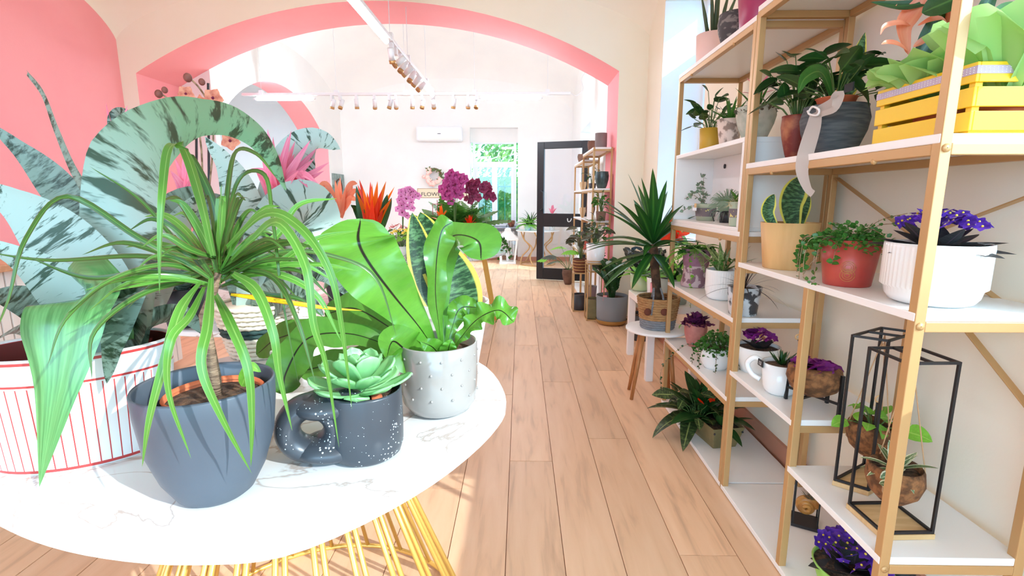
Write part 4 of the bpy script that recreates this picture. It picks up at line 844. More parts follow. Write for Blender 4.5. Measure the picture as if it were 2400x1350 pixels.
# ---- white pot with the variegated snake plant at the back of the table
M('ceramic_white', G(240, 240, 238), .2, coat=.4)
r, rt, h, k = potted('potted_snake_plant', 'yellow edged snake plant in a plain white pot behind the fern', 1062, 872, TZ, 172, 120, 152, 'ceramic_white', soil=.8)
ys = r.location.y; snk = lambda t: (.62+.5*math.sin(math.pi*min(1, t*.95)))*max(0, 1-t**5)**.7
for pts, w_ in (([(1050, 760, ys), (1010, 680, ys), (985, 590, ys), (966, 498, ys)], 66), ([(1060, 760, ys+.02), (1040, 660, ys+.02), (1005, 560, ys+.02), (985, 497, ys+.01)], 78), ([(1090, 770, ys-.01), (1085, 700, ys-.02), (1060, 630, ys-.02), (1030, 560, ys)], 92), ([(1115, 765, ys+.01), (1098, 700, ys), (1070, 640, ys), (1020, 600, ys+.01)], 44)):
    pxleaf(r, pts, w_, 'lf_snake', snk, (.25, -1, .1), .25, 6, seg=22)

# ---- white woven basket behind the dracaena
M('weave_white', G(232, 222, 200), .7); M('weave_dark', G(40, 70, 66), .7)
p = atz(575, 850, TZ)+V((0, .1, 0)); bk = thing('woven_basket', 'white woven basket with dark green band behind the dracaena', 'basket', (p.x, p.y, TZ))
for j in range(12):
    z = .008+j*.0145; rr_ = .085+.035*(j/11)**.8; nseg = 26
    for i in range(nseg):
        pass
    MB().tube([(rr_*math.cos(2*math.pi*i/52)*(1+.035*(-1)**((i//1)+j)), rr_*math.sin(2*math.pi*i/52)*(1+.035*(-1)**((i//1)+j)), z) for i in range(53)], .0072, 5).build('woven_strip', 'weave_dark' if j in (5, 6) else 'weave_white', bk)
MB().lathe([(.001, .002), (.08, .002), (.112, .165), (.001, .165)], 26).build('liner', 'weave_white', bk)
# aechmeas that grow behind, in the basket and on the second table
def aech(root, base, leaves, flower=None, fl_scale=1, seed=1):
    for pts, w_, mat in leaves: pxleaf(root, pts, w_, mat, bwide, nrm=(rr.uniform(-.2, .2), -1, .35), fold=.1, cup=.18, ns=6, seg=24)
MB().lathe([(.108, .158), (.001, .166)], 24).build('soil', 'soil', bk)
# ================================================================ BEHIND THE FOREGROUND TABLE
bk.name = 'potted_aechmea'; bk['label'] = 'silver bromeliad with pink bloom growing from a white woven basket'; bk['category'] = 'plant'
yk = bk.location.y
aech(bk, None, [([(610, 770, yk), (645, 560, yk+.02), (690, 390, yk+.03), (740, 330, yk+.02), (798, 350, yk)], 115, 'lf_aech'),
    ([(600, 770, yk), (640, 600, yk-.04), (700, 495, yk-.08), (760, 520, yk-.12), (778, 640, yk-.14)], 150, 'lf_aech'),
    ([(590, 770, yk), (590, 580, yk), (550, 420, yk), (480, 320, yk)], 95, 'lf_aech'),
    ([(590, 770, yk), (560, 620, yk-.04), (480, 560, yk-.06), (400, 640, yk-.08)], 95, 'lf_aechd'),
    ([(600, 770, yk), (680, 650, yk-.05), (750, 630, yk-.06), (830, 700, yk-.08)], 90, 'lf_aechd'),
    ([(600, 770, yk), (560, 560, yk+.05), (480, 480, yk+.10), (400, 470, yk+.12)], 90, 'lf_aechd'),
    ([(600, 770, yk), (650, 640, yk+.05), (720, 560, yk+.08), (800, 580, yk+.1)], 90, 'lf_aechd'),
    ([(600, 770, yk), (640, 700, yk-.08), (700, 690, yk-.1), (760, 740, yk-.1)], 80, 'lf_aechd')])
def bloom(root, x, y, Y, L, w_, n_, mats, tiers=4, tilt=(0, 0), seed=1, spread=1.1, name='bract'):
    c_ = atY(x, y, Y)-root.location; bract_flower(root, c_.z, L, w_, n_, mats, (c_.x, c_.y), tiers, name, seed, tilt, spread)
    MB().tube([(c_.x*.3, c_.y*.3, 0.12), (c_.x, c_.y, c_.z+.02)], .009, 7).build('flower_stem', 'stem_green', root)
def fan(root, x, y, Y, tips, w_, mat, mat2=None):                # upright fan of bracts, traced tips
    for i, (tx, ty, dz) in enumerate(tips): pxleaf(root, [(x+(tx-x)*.02, y, Y), (x+(tx-x)*.45, y+(ty-y)*.5, Y+dz*.6), (tx, ty, Y+dz)], w_, mat if i % 3 else (mat2 or mat), spike, (random.gauss(0, .3), -1, .2), .3, 2, 'bract', seg=8)
fan(bk, 645, 470, yk-.02, [(627, 302, .03), (612, 350, 0), (600, 400, -.03), (640, 320, -.04), (683, 306, -.02), (692, 330, .04), (728, 328, -.01), (745, 345, .03), (738, 370, -.05), (772, 380, .0), (668, 340, .06), (655, 360, -.06), (700, 400, -.07), (622, 420, -.06), (690, 360, .02), (618, 372, .04), (760, 400, -.04), (712, 345, .05), (632, 380, -.07), (675, 318, .01)], 34, 'lf_pinkbract')
for tx, ty in ((745, 430), (722, 440), (588, 395)): pxleaf(bk, [(660, 455, yk-.03), ((660+tx)/2, 408, yk-.06), (tx, ty, yk-.08)], 20, 'lf_pinkbract', lance, name='bract')
# salmon and orange guzmanias, further bromeliad and orange orchid on the second table
def table_pot(name, label, x, y, wt, wb, h, mat, style='taper', z=.75, soil=.9): return potted(name, label, x, y, z, wt, wb, h, mat, style, soil=soil)
M('pot_grey', G(150, 150, 148), .6); M('pot_dark', G(52, 52, 56), .5); M('pot_green', G(150, 184, 120), .4)
r, rt, h, k = table_pot('potted_guzmania', 'guzmania with glowing orange red bracts behind the fern', 872, 735, 62, 48, 58, 'pot_grey')
Yg = r.location.y; rosette(r, 16, .24, .042, (.5, 1.2), .8, 'lf_dark', h, k=4)
fan(r, 872, 545, Yg, [(842, 420, .0), (905, 424, 0), (925, 437, .02), (838, 432, .04), (918, 465, -.03), (835, 450, -.03), (868, 425, .03), (885, 424, -.02), (850, 440, -.05), (895, 445, -.05), (872, 430, -.04), (860, 450, .05), (890, 455, .05)], 24, 'lf_orange', 'lf_red')
fan(r, 872, 565, Yg-.01, [(858, 470, -.05), (886, 472, -.05), (872, 462, -.06), (848, 490, -.03), (898, 490, -.03)], 24, 'lf_red')
for pts in ([(866, 560, Yg), (845, 490, Yg-.02), (835, 435, Yg-.02)], [(880, 570, Yg), (900, 490, Yg), (908, 455, Yg)], [(878, 580, Yg), (905, 500, Yg-.02), (918, 463, Yg-.03)], [(866, 580, Yg), (840, 500, Yg+.02), (822, 480, Yg)]): pxleaf(r, pts, 18, 'lf_dark', lance)
r, rt, h, k = table_pot('potted_guzmania', 'salmon guzmania with drooping bracts beside the far pink arch', 796, 712, 60, 46, 56, 'pot_dark')
Yg = r.location.y; rosette(r, 14, .24, .042, (.4, 1.1), .9, 'lf_dark', h, k=4)
fan(r, 797, 510, Yg, [(765, 422, 0), (820, 425, 0), (797, 415, .03), (785, 420, -.03), (810, 440, -.04), (775, 440, .04)], 20, 'lf_salmon')
for tx, ty, px_, py_ in ((745, 440, 765, 420), (838, 430, 820, 422), (752, 470, 768, 440), (842, 445, 822, 440), (750, 455, 770, 430), (835, 470, 820, 452)): pxleaf(r, [(797, 505, Yg), (px_, py_+15, Yg-.03), (tx, ty, Yg-.05)], 18, 'lf_salmon', lance, name='bract')
r, rt, h, k = table_pot('potted_aechmea', 'second pink flowered bromeliad half hidden behind the biggest leaf', 440, 770, 100, 76, 90, 'pot_dark')
Yg = r.location.y
rosette(r, 12, .36, .07, (.4, 1.15), 1.0, 'lf_aechd', h, k=4, ns=4)
fan(r, 440, 460, Yg, [(410, 370, 0), (430, 355, -.02), (452, 365, .03), (468, 385, 0), (480, 410, -.03), (400, 400, -.03), (440, 380, -.05), (460, 400, -.05)], 32, 'lf_pinkbract')
r, rt, h, k = table_pot('potted_aechmea', 'bromeliad with pale pink spikes showing against the pink wall', 285, 745, 100, 76, 90, 'pot_grey')
Yg = r.location.y
rosette(r, 10, .32, .06, (.4, 1.1), 1.0, 'lf_aechd', h, k=3, ns=4)
fan(r, 275, 400, Yg, [(248, 240, 0), (262, 250, .03), (298, 246, -.02), (302, 262, .02), (285, 280, -.03), (256, 300, -.03), (312, 300, 0)], 30, 'lf_pinkbract')
pxleaf(r, [(285, 420, Yg), (280, 320, Yg), (272, 268, Yg), (300, 258, Yg)], 46, 'lf_aechd', ovate)
# orange orchid with dark buds
r, rt, h, k = table_pot('potted_orchid', 'orange brown orchid with round buds rising above the big leaf', 480, 712, 70, 54, 66, 'ceramic_white')
Yg = r.location.y; loc = lambda x, y, d=0: atY(x, y, Yg+d)-r.location
rosette(r, 5, .24, .075, (.1, .6), .8, 'lf_dark', h, prof=ovate, k=2)
fm_ = flower_mesh(.052, 'orchid_orange', 5, 'orchid_wine', .15, 1.0)
for sp in ([(478, 690), (475, 500), (470, 330), (440, 265), (395, 232), (375, 218)], [(485, 690), (488, 480), (500, 330), (490, 250), (470, 210), (445, 183)]): MB().tube(spline([loc(*q) for q in sp], 22), .004, 6).build('flower_stem', 'stem_brown', r)
for a, b_ in (((462, 690), (460, 240)), ((492, 690), (488, 195))): MB().tube([loc(*a), loc(*b_)], .0055, 6).build('support_stick', 'black_satin', r)
for x, y, s_ in ((372, 220, 1), (386, 211, .8), (440, 182, 1.1), (473, 192, .85), (425, 262, .9)): MB().ball((0, 0, 0), .017*s_, 10, 7, sc=(1, .9, 1.1)).build('bud', 'bud_brown', r).location = loc(x, y, -.01)
for x, y, rz in ((436, 220, .3), (470, 242, -.4), (500, 230, .2), (520, 265, -.3), (532, 290, .5), (455, 262, .1), (500, 262, .0), (545, 310, .2), (540, 330, .2)):
    inst('flower', fm_, r, loc(x, y, -.02), (math.pi/2+.2*rz, rz, rz), random.uniform(.7, .95))
# rustic crate with a dark leafy plant
M('crate_wood', G(170, 112, 82), .8, col2=G(120, 84, 68), nscale=20, stretch=(1, 1, .15)); M('crate_blue', G(120, 132, 138), .8, col2=G(100, 90, 86), nscale=14); M('moss', G(120, 112, 92), .95, col2=G(80, 76, 60), nscale=60)
p = atz(915, 728, .75); cr_ = thing('wooden_crate', 'rustic painted crate with upright slats behind the fern', 'crate', (p.x+.02, p.y+.2, .75))
for i in range(7): MB().box((-.13+i*.04, -.095, .0), (-.13+i*.04+.032, -.085, .13+.02*(i % 2))).build('slat', 'crate_wood' if i % 3 else 'crate_blue', cr_, False, False)
for i in range(7): MB().box((-.13+i*.04, .085, .0), (-.13+i*.04+.032, .095, .14)).build('slat', 'crate_wood', cr_, False, False)
for s_ in (-1, 1):
    for j in range(4): MB().box((s_*.145-.005, -.08+j*.042, 0), (s_*.145+.005, -.08+j*.042+.034, .14)).build('slat', 'crate_blue' if j % 2 else 'crate_wood', cr_, False, False)
MB().box((-.14, -.085, 0), (.14, .085, .012)).build('bottom', 'crate_wood', cr_, False, False)
MB().box((.09, -.12, 0), (.112, -.1, .235)).build('corner_post', 'crate_wood', cr_, False, False)
MB().box((-.06, -.12, 0), (-.04, -.1, .28)).build('corner_post', 'crate_wood', cr_, False, False)
pl_ = thing('potted_palm', 'dark leafy parlour plant standing in the rustic crate', 'plant', (p.x+.02, p.y+.2, .762))
pot(pl_, .075, .06, .11, 'pot_dark'); fern(pl_, 14, .26, .11, (.5, 1.3), 1.0, 'lf_dark', .1, k=3, pin=16); dense(pl_, 160, .11, .06, .03, 'moss', .10, seed=4, over=.03)
r, rt, h, k = table_pot('potted_kalanchoe', 'small dusty pink kalanchoe between the two guzmanias', 838, 690, 44, 34, 44, 'ceramic_white')
leafy(r, 16, .07, .12, .06, .035, 'lf_mid', h, seed=3); flowers(r, 26, .06, .07, .011, 'flower_pink', h+.17, seed=4, eye=None)

# ================================================================ TALL SHELVES: THINGS ON THE BOARDS
def along(px, X, z, py=None):                                     # the spot on a board at depth line X whose picture column is px
    c_ = (px-1200)/F; a = RT-FW*c_; return V((X, -(X*a.x+(z-HC)*a.z)/a.y, z))
def sh(name, label, px, X, z, wt, wb, h, mat, style='taper', soil=.9, **kk): return potted(name, label, 0, 0, z, wt, wb, h, mat, style, rest=along(px, X, z), soil=soil, **kk)
M('pot_pink', G(236, 200, 190), .5); M('pot_magenta', G(160, 50, 90), .35); M('pot_mustard', G(204, 160, 50), .55); M('pot_mauve', G(150, 104, 124), .8, col2=G(140, 94, 114), nscale=30)
M('pot_emboss', G(128, 122, 116), .7, col2=G(70, 66, 66), nscale=26, amt=(.42, .5), stretch=(1, 1, 1.6)); M('pot_blush_emboss', G(226, 206, 192), .7, col2=G(150, 128, 116), nscale=24, amt=(.5, .58))
M('pot_sage', G(176, 184, 168), .8, col2=G(204, 206, 192), nscale=18); M('pot_rust', G(122, 44, 34), .6, col2=G(176, 110, 74), nscale=16, amt=(.45, .65)); M('pot_charcoal', G(68, 72, 76), .8, col2=G(92, 96, 98), nscale=14, stretch=(1, 1, 8))
M('pot_wood', G(222, 178, 118), .6, col2=G(206, 158, 98), nscale=5, stretch=(3, 3, .5)); M('pot_red', G(190, 76, 62), .35, col2=G(176, 60, 52), nscale=8); M('gold_print', G(206, 150, 80), .4, metal=.5)
M('pot_bw', G(206, 206, 206), .3, col2=G(60, 62, 66), nscale=22, amt=(.5, .55)); M('pot_olive', G(112, 100, 64), .75, col2=G(132, 118, 78), nscale=8); M('coconut', G(150, 100, 60), .95, col2=G(96, 62, 36), nscale=50, bump=.8, bscale=80); M('pot_oldrose', G(192, 128, 118), .7, col2=G(178, 112, 106), nscale=30)
M('straw', G(206, 186, 140), .9); M('ribbon', G(214, 204, 196), .7, transl=.4); M('rope', G(190, 150, 110), .9); M('pine', G(222, 186, 134), .6, col2=G(208, 168, 116), nscale=6, stretch=(1, 8, 1))
M('tissue', G(176, 220, 140), .8, transl=.45); M('crate_yellow', G(250, 204, 40), .5); M('ribbon_dots', G(200, 180, 206), .7); M('tag_black', G(30, 30, 32), .6); M('pot_lime', G(160, 206, 96), .4)
# -- top board of the second unit
r, rt, h, k = sh('potted_snake_plant', 'spear leaved snake plant in a pale pink pot on the top board', 1668, 1.0, 1.925, 78, 70, 72, 'pot_pink', 'taper')
for i, (a, l, t_) in enumerate(((-.25, .24, .10), (-.10, .30, .03), (.08, .22, -.04), (.2, .27, -.10), (.38, .26, -.2), (0, .34, .1))):
    mb = MB(); mb.tube([V((a*.08, .01*(-1)**i, h-.01)), V((a*.08+math.sin(a)*l*.5, .012*(-1)**i, h+l*.5)), V((a*.08+math.sin(a)*l, .012*(-1)**i, h+l))], [.010, .0095, .001], 8); mb.build('leaf', 'lf_cyl', r)
sh('flower_pot', 'grey pot embossed with palm leaves on the top board', 1722, .98, 1.925, 78, 64, 76, 'pot_emboss', 'bulge', cat='pot')
sh('flower_pot', 'tall magenta pot at the top edge of the picture', 1772, .98, 1.925, 100, 72, 130, 'pot_magenta', 'taper', cat='pot')
# -- board at 1.49 (roof of the cube)
r, rt, h, k = sh('potted_coffee_plant', 'glossy dark leafy plant in a mustard pot over the cube', 1661, .96, 1.492, 46, 42, 50, 'pot_mustard'); leafy(r, 34, .11, .19, .075, .045, 'lf_dark', h, seed=5, droop=.5)
r, rt, h, k = sh('potted_aloe', 'aloe in a blush pot with embossed flowers over the cube', 1707, .97, 1.492, 58, 40, 60, 'pot_blush_emboss'); rosette(r, 22, .14, .02, (.4, 1.3), .3, 'lf_mid', h, prof=taper, k=4)
r, rt, h, k = sh('potted_tillandsia', 'spiky bromeliad with pink tip in mossy sage green pot', 1767, 1.0, 1.492, 84, 58, 76, 'pot_sage', 'bulge'); rosette(r, 16, .15, .022, (.5, 1.4), .3, 'lf_mid', h, prof=taper, k=4); dense(r, 160, rt*1.08, .025, .02, 'moss', h, seed=9, over=.02); bract_flower(r, h+.06, .09, .02, 3, ['lf_pinkbract'], tiers=3)
# -- inside the cube
r = thing('potted_eucalyptus', 'trailing eucalyptus in a long grey green tray with flower band', 'plant', along(1652, .99, 1.136)); r.rotation_euler = (0, 0, .1)
M('tray_green', G(176, 186, 160), .6); M('band_flowers', G(112, 102, 104), .7, col2=G(220, 206, 120), nscale=60, amt=(.62, .64))
mb = MB(); mb.lathe([(.001, 0), (.062, 0), (.078, .085), (.081, .088), (.076, .088), (.074, .075), (.001, .075)], 36, sy=1, sx=.62, c=(0, 0, 0)); mb.build('tray', 'tray_green', r)
MB().lathe([(.0685, .022), (.0765, .066)], 36, sx=.63, sy=1.01).build('flower_band', 'band_flowers', r); MB().lathe([(.074, .078), (.001, .08)], 24, sx=.6).build('soil', 'soil', r)
for i, (dx, dy, dz) in enumerate(((0, .10, .12), (0, .06, .16), (-.06, .12, .04), (-.08, .10, -.03), (-.03, .02, .09), (0, -.03, .05), (-.06, .05, .06))): vine(r, [(0, .02, .075), (dx*.5, .02+dy*.5, .1+dz*.8), (dx, .02+dy, .075+dz)], .022, 'lf_grey', 11, i)
MB().box((-.064, -.02, .062), (-.060, .0, .09)).build('wooden_peg', 'pine', r, False, False); MB().box((-.067, -.03, .052), (-.064, .012, .068)).build('price_card', 'white_plastic', r, False, False)
r = thing('grass_ball', 'fuzzy grey grass clump in a curly black wire stand', 'plant', along(1702, 1.0, 1.136))
for s_ in (-1, 1): MB().tube(spline([(-.04, s_*.05, .004), (-.05, s_*.06, .05), (0, s_*.055, .05), (.03, s_*.04, .03), (.0, 0, .012)], 18), .003, 5).build('wire', 'black', r)
MB().tube(spline([(.05, 0, .004), (.05, .0, .1), (.05, -.02, .17), (.05, -.05, .18), (.05, -.055, .15), (.05, -.035, .15)], 20), .003, 5).build('wire', 'black', r)
mb = MB(); rg = random.Random(5)
for i in range(220):
    d = V((rg.gauss(0, 1), rg.gauss(0, 1), rg.gauss(.4, .8))).normalized(); b0 = V((0, .005, .09))+d*.02; mb.ribbon([b0, b0+d*.05, b0+d*.07+V((0, 0, -.02))], .003, taper, (0, -1, .5), 0, 1, seg=3)
o = mb.build('grass', 'lf_grey', r); o['kind'] = 'stuff'; MB().ball((0, .005, .085), .045, 12, 8).build('moss_ball', 'lf_grey', r); MB().tube([(0, .005, .0), (0, .005, .05)], .03, 10).build('foot', 'black_satin', r)
r, rt, h, k = sh('potted_hyacinth', 'little grey green pot with straw and flower band in cube', 1727, .92, 1.136, 40, 36, 56, 'tray_green', 'taper')
MB().lathe([(rt*.98, h*.4), (rt*1.01, h*.8)], 24).build('flower_band', 'band_flowers', r); dense(r, 130, rt*1.1, .03, .025, 'straw', h, seed=2, over=.02, prof=taper, asp=.1); rosette(r, 5, .09, .035, (.5, 1.2), .8, 'lf_mid', h, prof=ovate, k=2)
# -- board .765
r, rt, h, k = sh('potted_fern', 'feathery fern spilling from a mauve pot with leaf pattern', 1628, .985, .765, 66, 60, 88, 'pot_mauve', 'waist')
M('leaf_print', G(196, 170, 172), .8, col2=G(134, 98, 108), nscale=22, amt=(.48, .52)); MB().lathe([(rt*.925*1.01, .002), (rt*.975*1.01, h*.09), (rt*.86, h*.3), (rt*.835, h*.55), (rt*.85, h*.62)], 32).build('patterned_sleeve', 'leaf_print', r)
fern(r, 16, .20, .06, (.2, 1.0), 1.5, 'lf_light', h, seed=3, pin=18); dense(r, 130, rt*1.1, .03, .03, 'lf_mid', h, seed=3)
for i, q in enumerate((((-.03, -.03, h), (-.06, -.06, h-.04), (-.05, -.07, h-.14), (-.045, -.08, -.03), (-.045, -.085, -.11)), ((-.05, .0, h), (-.09, .02, h-.03), (-.1, .03, h-.12)))): vine(r, q, .02, 'lf_light', 16, i)
r, rt, h, k = sh('potted_aloe', 'striped aloe in a white ribbed pot on the middle board', 1688, .985, .765, 70, 66, 70, 'ceramic_white', 'cyl', ribs=40)
rosette(r, 12, .20, .05, (.6, 1.35), .3, 'lf_alo', h, prof=taper, k=3)
for i, q in enumerate((.3, 1.4, 2.6, 3.5, 4.4, 5.4)): vine(r, [(0, 0, h), (.05*math.cos(q), .05*math.sin(q), h+.06), (.09*math.cos(q), .09*math.sin(q), h+.03)], .022, 'lf_mid', 6, i)
r, rt, h, k = sh('potted_mondo_grass', 'black spidery grass in a small black and white glass pot', 1740, .95, .765, 76, 60, 66, 'pot_bw')
rosette(r, 26, .20, .008, (.1, 1.2), 1.0, 'lf_blackgrass', h, prof=taper, k=5, ns=1)
# -- board .42
r, rt, h, k = sh('potted_cabbage', 'purple ornamental cabbage in an old rose pot', 1628, 1.0, .42, 48, 40, 56, 'pot_oldrose', 'bulge')
for t_, (n_, l_, e_) in enumerate(((10, .095, .3), (9, .08, .75), (7, .06, 1.2))): rosette(r, n_, l_, l_*.9, (e_, e_), .3, 'cabbage', h+.01*t_, prof=ovate, k=1, wave=.35, ns=4, name='leaf')
fern(r, 3, .1, .045, (.2, .5), 1.6, 'lf_light', h, c=(-.03, .03), seed=8, pin=12, k=2)
r, rt, h, k = sh('potted_string_plant', 'fine trailing plant in a small white bowl', 1676, .975, .42, 76, 50, 52, 'ceramic_white', 'bowl')
dense(r, 520, rt*1.25, .09, .02, 'lf_mid', h, seed=6, over=.03)
for i in range(9): a = .6+i*.75; vine(r, [(rt*.7*math.cos(a), rt*.7*math.sin(a), h+.02), (rt*1.2*math.cos(a), rt*1.2*math.sin(a), h+.0), (rt*1.35*math.cos(a), rt*1.35*math.sin(a), h-.05), (rt*1.35*math.cos(a), rt*1.35*math.sin(a), max(.004, h-.11))], .012, 'lf_dark', 14, i)
vine(r, [(-rt*.8, rt*.8, h), (-rt*1.6, rt*1.2, h-.02), (-rt*2.6, rt*1.5, -.01), (-rt*2.9, rt*1.5, -.1), (-rt*2.8, rt*1.2, -.16)], .014, 'lf_dark', 22, 40)
# -- floor board: olive planter box
pb = along(1668, 1.0, .026); r = thing('planter_box', 'olive metal planter box of tropical plants on the floor board', 'plant', pb, rz=.18)
mb = MB(); vs = []
for z, sx_, sy_ in ((0, .062, .115), (.115, .085, .145), (.115, .079, .139), (.05, .07, .125)): vs += [(-sx_, -sy_, z), (sx_, -sy_, z), (sx_, sy_, z), (-sx_, sy_, z)]
fs = [(3, 2, 1, 0)]+[(i*4+j, i*4+(j+1) % 4, (i+1)*4+(j+1) % 4, (i+1)*4+j) for i in range(3) for j in range(4)]; mb.add(vs, fs); mb.build('box', 'pot_olive', r, False, False, .003)
MB().box((-.076, -.136, .085), (.076, .136, .1)).build('soil', 'soil', r, False, False)
for sx_ in (-1, 1): MB().ball((sx_*.075, -.14, .09), .006, 6, 4).build('rivet', 'black_satin', r)
rosette(r, 24, .30, .075, (.5, 1.3), .7, 'lf_dark', .095, c=(-.02, .05), prof=lance, k=4, a0=.4); rosette(r, 16, .26, .085, (.1, .8), 1.1, 'lf_calathea', .095, c=(-.05, .11), prof=ovate, k=3, a0=1.0)
leafy(r, 22, .17, .16, .10, .06, 'lf_calathea', .09, c=(-.07, .04), seed=12); rosette(r, 9, .2, .05, (.3, 1.0), 1.0, 'lf_dark', .095, c=(0, -.07), prof=lance, k=3)
flowers(r, 5, .05, .05, .022, 'lf_red', .2, c=(-.05, -.02), eye=None, seed=8)
# -- near unit, crate board (1.385)
r, rt, h, k = sh('potted_schefflera', 'bushy dark leafed plant in a mottled rust red pot', 1860, .985, 1.386, 66, 42, 100, 'pot_rust', 'bulge'); leafy(r, 46, .115, .22, .075, .05, 'lf_dark', h, seed=15, low=.2, droop=.5)
r, rt, h, k = sh('potted_croton', 'large dark plant in a charcoal brushed pot with ribbon bow', 1946, 1.02, 1.386, 132, 110, 112, 'pot_charcoal', 'bulge')
MB().lathe([(.04, h-.01), (.058, h+.04), (.061, h+.042), (.056, h+.042)], 28).build('inner_pot', 'terracotta', r); leafy(r, 30, .15, .15, .12, .05, 'lf_dark', h+.03, seed=21, low=.05)
pxleaf(r, [(1960, 330-60, r.location.y), (2000, 170, r.location.y), (2028, 75, r.location.y-.02)], 48, 'lf_snake', lance, (0, -1, .2))
pxleaf(r, [(1960, 250, r.location.y), (2010, 150, r.location.y-.03), (2090, 170, r.location.y-.05), (2120, 210, r.location.y-.05)], 40, 'lf_dark', lance)
pxleaf(r, [(1960, 250, r.location.y), (1930, 170, r.location.y-.03), (1890, 180, r.location.y-.05), (1870, 220, r.location.y-.06)], 36, 'lf_mid', lance)
# ribbon on that pot: bow and a long tail over the board
ry = SX0-.006; Rb = lambda pts, w_, nm: (lambda P: MB().ribbon(P, w_*mpp(P[0]), lambda t: .7+.3*math.sin(5*t), (-1, -.7, 0), .1, 3, seg=24).build(nm, 'ribbon', r, True))([atX(*q) for q in pts])
Rb([(1912, 262, .93), (1905, 300, .905), (1888, 360, .872), (1880, 400, .868), (1892, 440, .868), (1905, 455, .868)], 38, 'ribbon_tail')
Rb([(1912, 262, .93), (1950, 245, .93), (1965, 225, .93), (1955, 255, .92), (1925, 268, .92)], 30, 'ribbon_loop')
MB().tube(spline([atX(*q) for q in ((1895, 262, .92), (1905, 250, .92), (1920, 258, .92), (1915, 270, .92), (1898, 268, .92), (1893, 260, .92))], 20), .0035, 6).build('ribbon_curl', 'white_lacq', r, True)
tg = atX(1990, 205, .96); MB().box(tg+V((-.002, -.02, -.012)), tg+V((.002, .02, .012))).build('price_tag', 'tag_black', r, True, False)
# yellow slatted crate with polka ribbon
cw = thing('yellow_crate', 'bright yellow slatted wooden crate with lilac dotted ribbon', 'crate', (1.03, 1.265, 1.386)); a0, a1, b0, b1 = .945, 1.115, 1.118, 1.415
for i, z in enumerate((.006, .055, .104)):
    for x_ in (a0, a1-.007): MB().box((x_, b0, 1.386+z), (x_+.007, b1, 1.386+z+.040)).build('slat', 'crate_yellow', cw, True, False, .0015)
    for y_ in (b0-.0005, b1-.0065): MB().box((a0+.007, y_, 1.386+z), (a1-.007, y_+.007, 1.386+z+.040)).build('slat', 'crate_yellow', cw, True, False, .0015)
for x_ in (a0+.007, a1-.022):
    for y_ in (b0+.0075, b1-.022): MB().box((x_, y_, 1.386), (x_+.015, y_+.015, 1.386+.145)).build('corner_post', 'crate_yellow', cw, True, False)
mb = MB(); mb.box((a0-.0015, b0-.001, 1.506), (a0-.0002, b1, 1.522)); mb.box((a0-.0015, b0-.0022, 1.506), (a1+.001, b0-.0008, 1.522)); mb.build('ribbon_band', 'ribbon_dots', cw, True, False)
dt = MB().ball((0, 0, 0), .0016, 6, 4).mesh('dot', 'white_lacq')
mb = MB()
for j in range(3):
    for i in range(34):
        mb.ball((a0-.0016, b0+.006+i*.0086, 1.5095+j*.0045), .0012, 5, 3)
        if i < 19: mb.ball((a0+.006+i*.0086, b0-.0022, 1.5095+j*.0045), .0012, 5, 3)
mb.build('ribbon_dots', 'white_lacq', cw, True)
MB().box((a0+.008, b0+.008, 1.388), (a1-.008, b1-.008, 1.394)).build('bottom', 'crate_yellow', cw, True, False)
def tissue(root, c_, n_, R_, H_, seed, z0, sp=(0, 6.283), mat='tissue'):
    rg = random.Random(seed)
    for i in range(n_):
        a = sp[0]+(sp[1]-sp[0])*(i+rg.uniform(-.2, .2))/max(1, n_-1); d = V((math.cos(a), math.sin(a), 0)); q = V((-d.y, d.x, 0)); mb = MB(); vs = []; N1, N2 = 8, 8
        for u in range(N1+1):
            for v_ in range(N2+1):
                s_, t_ = u/N1*2-1, v_/N2; wv = .12*math.sin(5*s_+seed+i)+.08*math.sin(9*s_+3*t_+i)
                vs.append(c_+d*(.02+R_*t_*(1+wv)*(1-.25*s_*s_))+q*(s_*R_*.75*(.35+.65*t_))+V((0, 0, z0+H_*(t_*(1-.35*abs(s_)**1.3)+.25*t_*wv-.55*max(0, t_-.7)*(1+s_*.8)))))
        mb.add(vs, [(u*(N2+1)+v_, (u+1)*(N2+1)+v_, (u+1)*(N2+1)+v_+1, u*(N2+1)+v_+1) for u in range(N1) for v_ in range(N2)]); mb.build('tissue_sheet', mat, root)
gw = thing('wrapped_guzmania', 'pink guzmania wrapped in pale green tissue inside yellow crate', 'plant', (1.03, 1.30, 1.394))
pot(gw, .06, .05, .09, 'terracotta'); tissue(gw, V((0, .02, 0)), 8, .125, .12, 2, .09, (1.3, 4.6))
Yg = 1.32; MB().tube([(0, 0, .08), (.005, .01, .3), (.0, .02, .42)], [.02, .018, .014], 8).build('flower_stem', 'lf_salmon', gw)
for pts, w_ in (([(2130, 130, Yg), (2120, 60, Yg), (2150, 15, Yg), (2175, -30, Yg)], 44), ([(2135, 60, Yg), (2110, 52, Yg-.02), (2075, 60, Yg-.03), (2063, 82, Yg-.03)], 14), ([(2150, 60, Yg), (2180, 45, Yg-.02), (2205, 42, Yg-.02), (2220, 52, Yg-.02)], 14), ([(2130, 120, Yg), (2105, 102, Yg-.02), (2080, 98, Yg-.03), (2065, 104, Yg-.03)], 14), ([(2140, 20, Yg), (2115, 15, Yg), (2095, 20, Yg)], 24), ([(2140, 110, Yg), (2170, 90, Yg), (2195, 75, Yg)], 16)): pxleaf(gw, pts, w_, 'lf_salmon', lance, name='bract')
for pts, w_ in (([(2150, 140, Yg), (2200, 60, Yg), (2230, -40, Yg)], 60), ([(2180, 5, Yg), (2110, 12, Yg), (2040, 5, Yg)], 26), ([(2160, 30, Yg-.04), (2200, 10, Yg-.06), (2260, -10, Yg-.08), (2240, 40, Yg-.06)], 60)): pxleaf(gw, pts, w_, 'lf_dark', lance)
